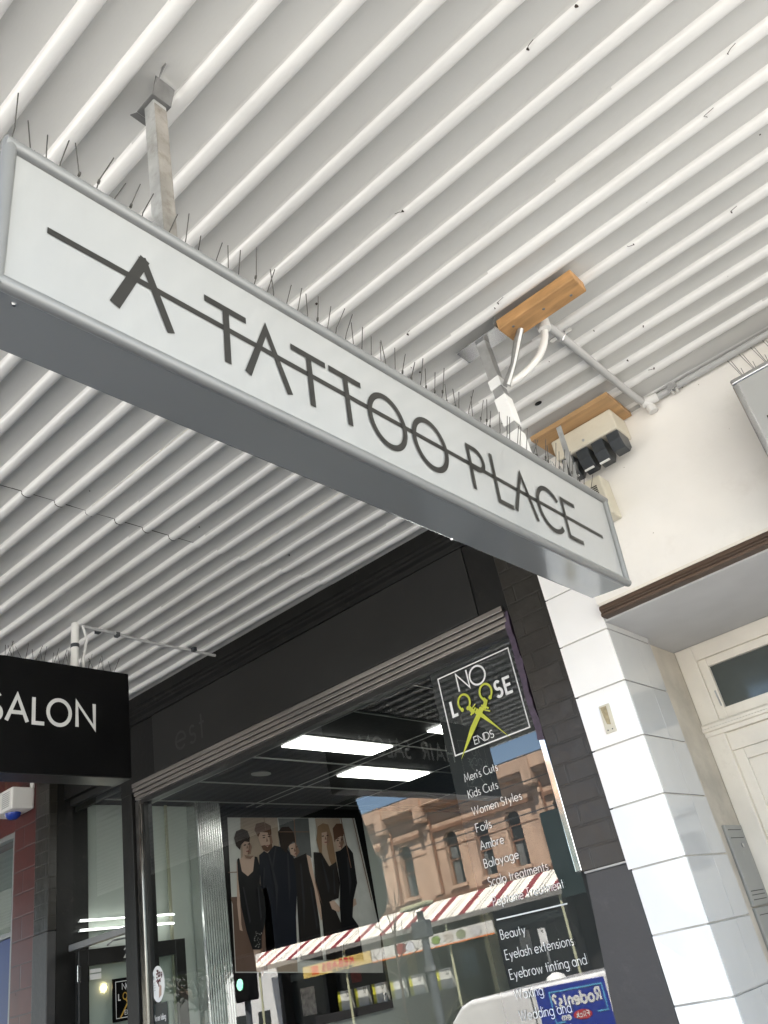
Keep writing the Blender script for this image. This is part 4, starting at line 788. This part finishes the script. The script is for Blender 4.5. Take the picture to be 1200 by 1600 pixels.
for x in (-24.6, -22.38, -16.75, -28.4): MB().box(x-.26, x+.26, FYo-.005, FYo+.2, 5.42, 5.62).build('capital', M_orange, ob, bevel=.03)
pcol = ((.45, .42, .36), (.30, .05, .04), (.42, .34, .10), (.16, .24, .30), (.5, .5, .48))
for k, (x, z, w_, h_) in enumerate(((-31.2, .2, .9, 1.1), (-28.1, .9, .6, .8), (-24.9, .7, .5, .9), (-22.0, .3, .8, 1.0), (-19.2, .6, .5, .7))):
    q_ = MB().box(x-w_/2, x+w_/2, FYo-.499, FYo-.49, z-h_/2, z+h_/2).build('window_poster', mat('shop_poster_%d' % k, pcol[k], .6, var=.6, scale=5), ob)
tb = MB().box(-16.72, -12.6, FYo+.02, FYo+.35, 1.66, 4.66).build('teal_hoarding', M_teal); tag(tb, 'dark teal hoarding on the front of the apricot building, mirrored beside the window jamb', 'hoarding')
# striped awning
sa = thing('striped_awning', 'cream and maroon striped shop awning across the street, mirrored in the window', 'awning')
m = mat('awning_stripes', (.75, .72, .62), .8, var=.05); n_, L_ = m.node_tree.nodes, m.node_tree.links
tc = [x for x in n_ if x.type == 'TEX_COORD'][0]; sx_ = n_.new('ShaderNodeSeparateXYZ'); L_.new(tc.outputs['Object'], sx_.inputs[0])
mm = n_.new('ShaderNodeMath'); mm.operation = 'MULTIPLY'; L_.new(sx_.outputs[0], mm.inputs[0]); mm.inputs[1].default_value = 1/1.35
fr_ = n_.new('ShaderNodeMath'); fr_.operation = 'FRACT'; L_.new(mm.outputs[0], fr_.inputs[0])
rp = n_.new('ShaderNodeValToRGB'); rp.color_ramp.interpolation = 'CONSTANT'; E_ = rp.color_ramp.elements
E_[0].position = 0; E_[0].color = (.20, .028, .035, 1); E_[1].position = .24; E_[1].color = (.76, .73, .64, 1)
for pos, c in ((.52, (.22, .21, .19, 1)), (.57, (.76, .73, .64, 1)), (.66, (.25, .24, .21, 1)), (.70, (.76, .73, .64, 1))): e_ = E_.new(pos); e_.color = c
L_.new(fr_.outputs[0], rp.inputs[0]); L_.new(rp.outputs[0], n_['Principled BSDF'].inputs['Base Color'])
MB().prism([(-33.0, FYo+.3, 2.62), (-16.75, FYo+.3, 2.62), (-15.7, -21.3, 1.86), (-31.8, -21.3, 1.86)], (0, 0, .04)).build('canopy', m, sa)
MB().prism([(-15.7, -21.28, 1.86), (-31.8, -21.28, 1.86), (-31.8, -21.28, 1.70), (-15.7, -21.28, 1.70)], (0, .02, 0)).build('valance', mat('valance_grey', (.20, .19, .17), .8), sa)
for x in (-31.6, -26.4, -21.0, -15.9): MB().tube([(x, -21.4, 1.80), (x, -21.4, -1.6)], .05, 8).build('awning_post', M_olive, sa)
# sign boards under the awning
KS = 27.9/18.72; ys = -21.2
kb = thing('kebab_signboard', 'yellow and orange signboard reading KEBABS under the striped awning', 'sign board')
MB().box(-19.25*KS, -16.65*KS, ys-.06, ys, .68*KS, .965*KS).build('board', mat('sign_yellow', (.56, .40, .12), .5, var=.2, scale=3), kb)
w_ = 2.6*KS; pn = Pen((-16.65*KS, ys, .68*KS), (-1, 0, 0), (0, 0, 1), lift=.004, eps=.001); pn.text('KEBABS', .95, .13, .24, .26, gap=.32, fit=1.75); pn.build('sign_lettering', M_signred, kb)
pn = Pen((-16.65*KS, ys, .68*KS), (-1, 0, 0), (0, 0, 1), lift=.004, eps=.001); pn.poly(rect(2.95, .05, 3.35, .38)); pn.build('sign_patch', mat('sign_orange', (.62, .13, .03), .5), kb)
pn = Pen((-16.65*KS, ys, .68*KS), (-1, 0, 0), (0, 0, 1), lift=.005, eps=.001); [pn.ribbon([(1.0+.32*k, .06), (1.22+.32*k, .06)], .05) for k in range(4)]; pn.build('small_print', M_letter, kb)
fs_ = thing('food_signboard', 'picture signboard of plates of food under the striped awning right of the cream post', 'sign board')
MB().box(-16.6*KS, -12.6*KS, ys-.06, ys, .66*KS, .965*KS).build('board', mat('food_board', (.62, .60, .54), .4, var=.2, scale=2), fs_)
MB().box(-16.6*KS, -12.6*KS, ys+.001, ys+.004, .66*KS, .69*KS).build('board_trim', mat('trim_orange', (.7, .2, .03), .5), fs_)
for k, (cx, c, rr_) in enumerate(((.5, (.7, .68, .62), .15), (.75, (.72, .70, .64), .13), (1.55, (.28, .03, .02), .19), (2.0, (.6, .6, .62), .15), (3.3, (.2, .3, .06), .14), (3.9, (.55, .5, .42), .16), (4.5, (.3, .33, .2), .15), (5.2, (.6, .58, .55), .18))):
    pn = Pen((-16.6*KS+cx, ys, .83*KS), (-1, 0, 0), (0, 0, 1), lift=.006+k*.001); pn.poly(arc(0, 0, rr_*1.5, rr_, 0, 345)); pn.build('food_picture', mat('food_%d' % k, c, .4, var=.5, scale=14), fs_)
# price boxes on the stall
sb = thing('shop_counter', 'dark stall counter in front of the kebab shop window', 'counter'); MB().box(-29, -21.6, -22.6, -21.9, -1.6, -.42).build('counter_body', M_shopdk, sb, bevel=.02)
M_pb = mat('price_white', (.60, .60, .54), .5); M_py = mat('price_yellow', (.52, .50, .04), .5)
nm = ['at the left end of the row', 'second from the left', 'third from the left', 'fourth from the left', 'fifth from the left', 'right end by the cream post']
for k in range(6):
    x = -27.3+k*.98+(.4 if k == 5 else 0)
    b_ = thing('price_box', 'white and lime price box on the kebab counter, '+nm[k], 'price box', 'price boxes on the kebab counter')
    MB().box(x-.26, x+.30, -22.25, -22.05, -.41, .28).build('box_front', M_pb, b_, bevel=.01); MB().box(x-.42, x-.262, -22.25, -22.05, -.41, .28).build('box_side', M_py, b_, bevel=.01)
    pn = Pen((x+.22, -22.05, .06), (-1, 0, 0), (0, 0, 1), lift=.003); pn.text('12', 0, 0, .16, .14); pn.build('price_lettering', M_letter, b_)
# pole, parking sign, traffic light, wires, trees, pale building, far shop row
lpz = thing('street_pole', 'grey street pole with a dark control box across the road, mirrored in the window', 'pole')
MB().tube([(-9.43, -5.28, -1.7), (-9.43, -5.28, .2), (-9.44, -5.28, 1.0)], [.075, .07, .055], 14).build('pole_shaft', M_polegrey, lpz, smooth=True); MB().box(-9.62, -9.3, -5.36, -5.2, .60, .86).build('control_box', M_polegrey, lpz, bevel=.02)
MB().tube([(-9.44, -5.28, .12), (-9.44, -5.28, .19)], .095, 14).build('pole_collar', M_gal, lpz)
MB().prism([(-9.75, -5.4, 1.04), (-9.2, -5.4, 1.06), (-9.2, -5.15, 1.06), (-9.75, -5.15, 1.04)], (0, 0, .07)).build('lamp_head', M_olive, lpz, bevel=.02)
ps = thing('parking_sign', 'small white parking sign on a thin pole behind the van, mirrored in the lettered strip', 'sign')
MB().tube([(-7.235, -5.29, -1.7), (-7.235, -5.29, .13)], .022, 8).build('sign_pole', M_gal, ps); MB().box(-7.30, -7.17, -5.285, -5.265, .125, .35).build('sign_plate', M_cream2, ps, bevel=.004)
pn = Pen((-7.19, -5.265, .28), (-1, 0, 0), (0, 0, 1), lift=.003); pn.text('P', .02, 0, .045, .16); pn.build('sign_lettering', M_letter, ps)
tf = thing('traffic_light', 'traffic light showing green across the street, mirrored beside the zinc column', 'traffic light')
MB().box(-14.28, -13.9, -5.6, -5.3, .30, 1.1).build('signal_case', M_bk, tf, bevel=.03); MB().disc((-14.09, -5.29, .595), (.09, 0, 0), (0, 0, .1), (0, -.01, 0), 18).build('green_lens', emis('signal_green', (.02, 1, .45), 1.0), tf)
MB().tube([(-14.09, -5.45, -1.7), (-14.09, -5.45, .3)], .06, 8).build('signal_pole', M_polegrey, tf)
for k, (y, z) in enumerate(((-9, 4.1), (-9.4, 3.75), (-10.2, 3.4), (-10.3, 2.75), (-9.0, 4.4))):
    w_ = MB().tube([(-60+20*i, y, z+.004*(i-2.5)**2) for i in range(6)], .014, 5).build('overhead_wire', M_fuse); tag(w_, 'thin dark overhead tram wire strung along the street, seen mirrored', 'wire', 'overhead wires along the street')
pbld = thing('pale_building', 'narrow pale building left of the apricot one, behind the street tree', 'building')
MB().box(-36.6, -32.72, -33, -23.6, -1.6, 4.5).build('wall', M_cream2, pbld)
for x in (-36.0, -34.4): MB().box(x, x+.8, -23.6, -23.56, -1, .2).build('window', M_winfar, pbld)
gb = thing('grey_building', 'long dull grey building at the far left across the street', 'building')
MB().box(-90, -36.7, -34, -23.4, -1.6, 5.5).build('wall', mat('grey_render', (.10, .105, .095), .9), gb)
for k in range(6): MB().box(-86+k*8, -83+k*8, -23.4, -23.36, -1, 1.4).build('window', M_winfar, gb)
fr2 = thing('corner_shop', 'dark fronted shop right of the apricot building', 'building')
MB().box(-11.85, 22, -34, -23.3, -1.6, 5.2).build('wall', M_cream2, fr2)
for k in range(7): MB().box(-10.5+k*4.4, -8.4+k*4.4, -23.3, -23.26, 1.9, 4.2).build('window', M_winfar, fr2)
MB().box(-11.6, 21.5, -23.3, -23.24, -1.5, 1.2).build('shop_window', M_winfar, fr2)
def limb(mb, p, d, r, n, out, rn):
    pts = [p]; 
    for i in range(4): d = (d+V((rn.uniform(-.25, .25), rn.uniform(-.25, .25), rn.uniform(-.05, .2)))).normalized(); pts.append(pts[-1]+d*n*.25)
    mb.tube(pts, [r*(1-.16*i) for i in range(5)], 6); out += pts[2:]
    return pts[-1], d
def tree(x, y, h, label, rn, nl=1500, spread=1.6, leaf=M_leaf):
    t = thing('street_tree', label, 'tree', 'street trees'); mb = MB(); out = []; top_, d = limb(mb, V((x, y, -1.6)), V((0, 0, 1)), .13, h*.5, [], rn)
    for k in range(9):
        e, d = limb(mb, top_, V((cos(k*.7+rn.random()), sin(k*.7+rn.random()), .8)).normalized(), .06, h*.3, out, rn)
        for q in range(3): limb(mb, e, V((rn.uniform(-1, 1), rn.uniform(-1, 1), rn.uniform(0, 1))).normalized(), .025, h*.18, out, rn)
    mb.build('trunk', M_bark, t, smooth=True); lf = MB()
    for k in range(nl):
        c = rn.choice(out)+V((rn.gauss(0, .25), rn.gauss(0, .25), rn.gauss(0, .22))); s_ = rn.uniform(.05, .11); a = V((rn.gauss(0, 1), rn.gauss(0, 1), rn.gauss(0, 1))).normalized(); b = a.orthogonal().normalized()
        lf.sheet([c-a*s_, c+b*s_*.5, c+a*s_, c-b*s_*.5])
    if nl: lf.build('crown', leaf, t)
rn = random.Random(11)
tree(-17.6, -7.2, 4.0, 'leafy green street tree near the green traffic light', rn)
tree(-24, -8.4, 5.0, 'leafy green street tree farther down the street by the pale building', rn)
bt = thing('bare_sapling', 'thin bare branched sapling beside the grey pole, mirrored in the window', 'tree'); mb = MB(); rb2 = random.Random(21); ends = []
mb.tube([(-10.6, -5.9, -1.7), (-10.62, -5.9, -.2), (-10.6, -5.9, .8)], [.03, .024, .018], 6)
for k in range(9):
    p0 = V((-10.6, -5.9, .1+.09*k)); d = V((rb2.uniform(-1, 1), rb2.uniform(-.4, .4), rb2.uniform(.2, 1))).normalized(); e, d2 = limb(mb, p0, d, .011, rb2.uniform(.6, 1.1), ends, rb2)
    for q in range(2): limb(mb, e-d2*.25, V((rb2.uniform(-1, 1), rb2.uniform(-.4, .4), rb2.uniform(0, 1))).normalized(), .006, .5, ends, rb2)
mb.build('trunk', M_bark, bt, smooth=True)
yk = thing('yucca_plant', 'spiky strap leaved plant in front of the kebab shop', 'plant'); lf = MB(); rn = random.Random(4)
for k in range(90):
    a = rn.uniform(0, 6.28); el = rn.uniform(.2, 1.4); d = V((cos(a)*cos(el), sin(a)*cos(el), sin(el))); c = V((-10.4, -6.2, -1.0)); L0 = rn.uniform(.7, 1.3); s_ = d.orthogonal().normalized()*.025
    p1 = c+d*L0*.6; p2 = c+d*L0+V((0, 0, -.15*L0)); lf.sheet([c-s_, c+s_, p1+s_, p1-s_]); lf.sheet([p1-s_, p1+s_, p2])
lf.build('leaves', M_leaf2, yk); MB().tube([(-10.4, -6.2, -1.7), (-10.4, -6.2, -.95)], .1, 10).build('stem', M_bark, yk)
# white van at the kerb
vn = thing('white_van', 'white parked van with a blue Rodents sign on its side, mirrored in the window', 'van')
y1 = -2.70; y0 = -4.45
bm_ = MB(); pf = [(-8.35, -1.45), (-8.40, -1.0), (-8.2, -.78), (-7.35, -.66), (-6.78, -.16), (-6.5, -.10), (-3.4, -.10), (-3.35, -1.45)]
pf = [(-8.9, -1.45), (-8.95, -1.05), (-8.75, -.90), (-7.62, -.80), (-7.06, -.345), (-6.9, -.30), (-3.3, -.235), (-3.25, -1.45)]
bm_.prism([(x, y1, z) for x, z in pf], (0, y0-y1, 0)); bm_.build('van_body', M_vwhite, vn, bevel=.05, seg=4)
MB().box(-6.045, -6.03, y1, y1+.004, -1.4, -.30).build('panel_seam', M_fuse, vn)
bs = MB().box(-5.965, -5.06, y1+.001, y1+.012, -1.0, -.315).build('blue_sign', M_signblue, vn)
pn = Pen((-5.06, y1+.012, -.315), (-1, 0, 0), (0, 0, 1), lift=.003); pn.text('Rodents?', .09, -.21, .115, .24, gap=.26, fit=.60); pn.build('sign_lettering', M_decal, bs); pn = Pen((-5.06, y1+.012, -.315), (-1, 0, 0), (0, 0, 1), lift=.003); pn.text("'em", .50, -.345, .07, .2, gap=.25); pn.build('sign_lettering', M_decal, bs)
pn = Pen((-5.06, y1+.012, -.315), (-1, 0, 0), (0, 0, 1), lift=.003); pn.ribbon([(.17, -.31), (.04, -.31), (.04, -.06), (.72, -.06), (.72, -.36), (.6, -.36)], .016); pn.build('sign_border', M_cyan, bs)
pn = Pen((-5.06, y1+.012, -.315), (-1, 0, 0), (0, 0, 1), lift=.003); pn.poly(arc(.36, -.315, .12, .048, 0, 348)); pn.build('sign_badge', M_signred, bs)
pn = Pen((-5.06, y1+.012, -.315), (-1, 0, 0), (0, 0, 1), lift=.006); pn.text('Flick', .28, -.338, .05, .22, gap=.25, fit=.16); pn.build('badge_lettering', M_decal, bs)
MB().tube([(-5.95, -3.2, -.27), (-5.95, -3.2, -.235), (-5.95, -3.2, -.20)], [.12, .105, .03], 18).build('roof_beacon', M_paper, vn, smooth=True); MB().tube([(-5.80, -3.2, -.25), (-5.78, -3.2, .35)], .006, 5).build('aerial', M_bk, vn)
for x in (-8.0, -4.2):
    for yy in (y1-.16, y0+.01): MB().tube([(x, yy, -1.38), (x, yy+.17, -1.38)], .32, 24).build('wheel', M_tyre, vn)
MB().prism([(-7.5, y1+.001, -.80), (-7.06, y1+.001, -.42), (-6.6, y1+.001, -.41), (-6.6, y1+.001, -.80)], (0, .004, 0)).build('door_panel', M_vwhite, vn)

# ------------------------------------------------------------------ lift the place to ground level
for o in list(COL.objects):
    if o.parent is None and o.type in ('MESH', 'EMPTY'): o.location.z += EYE
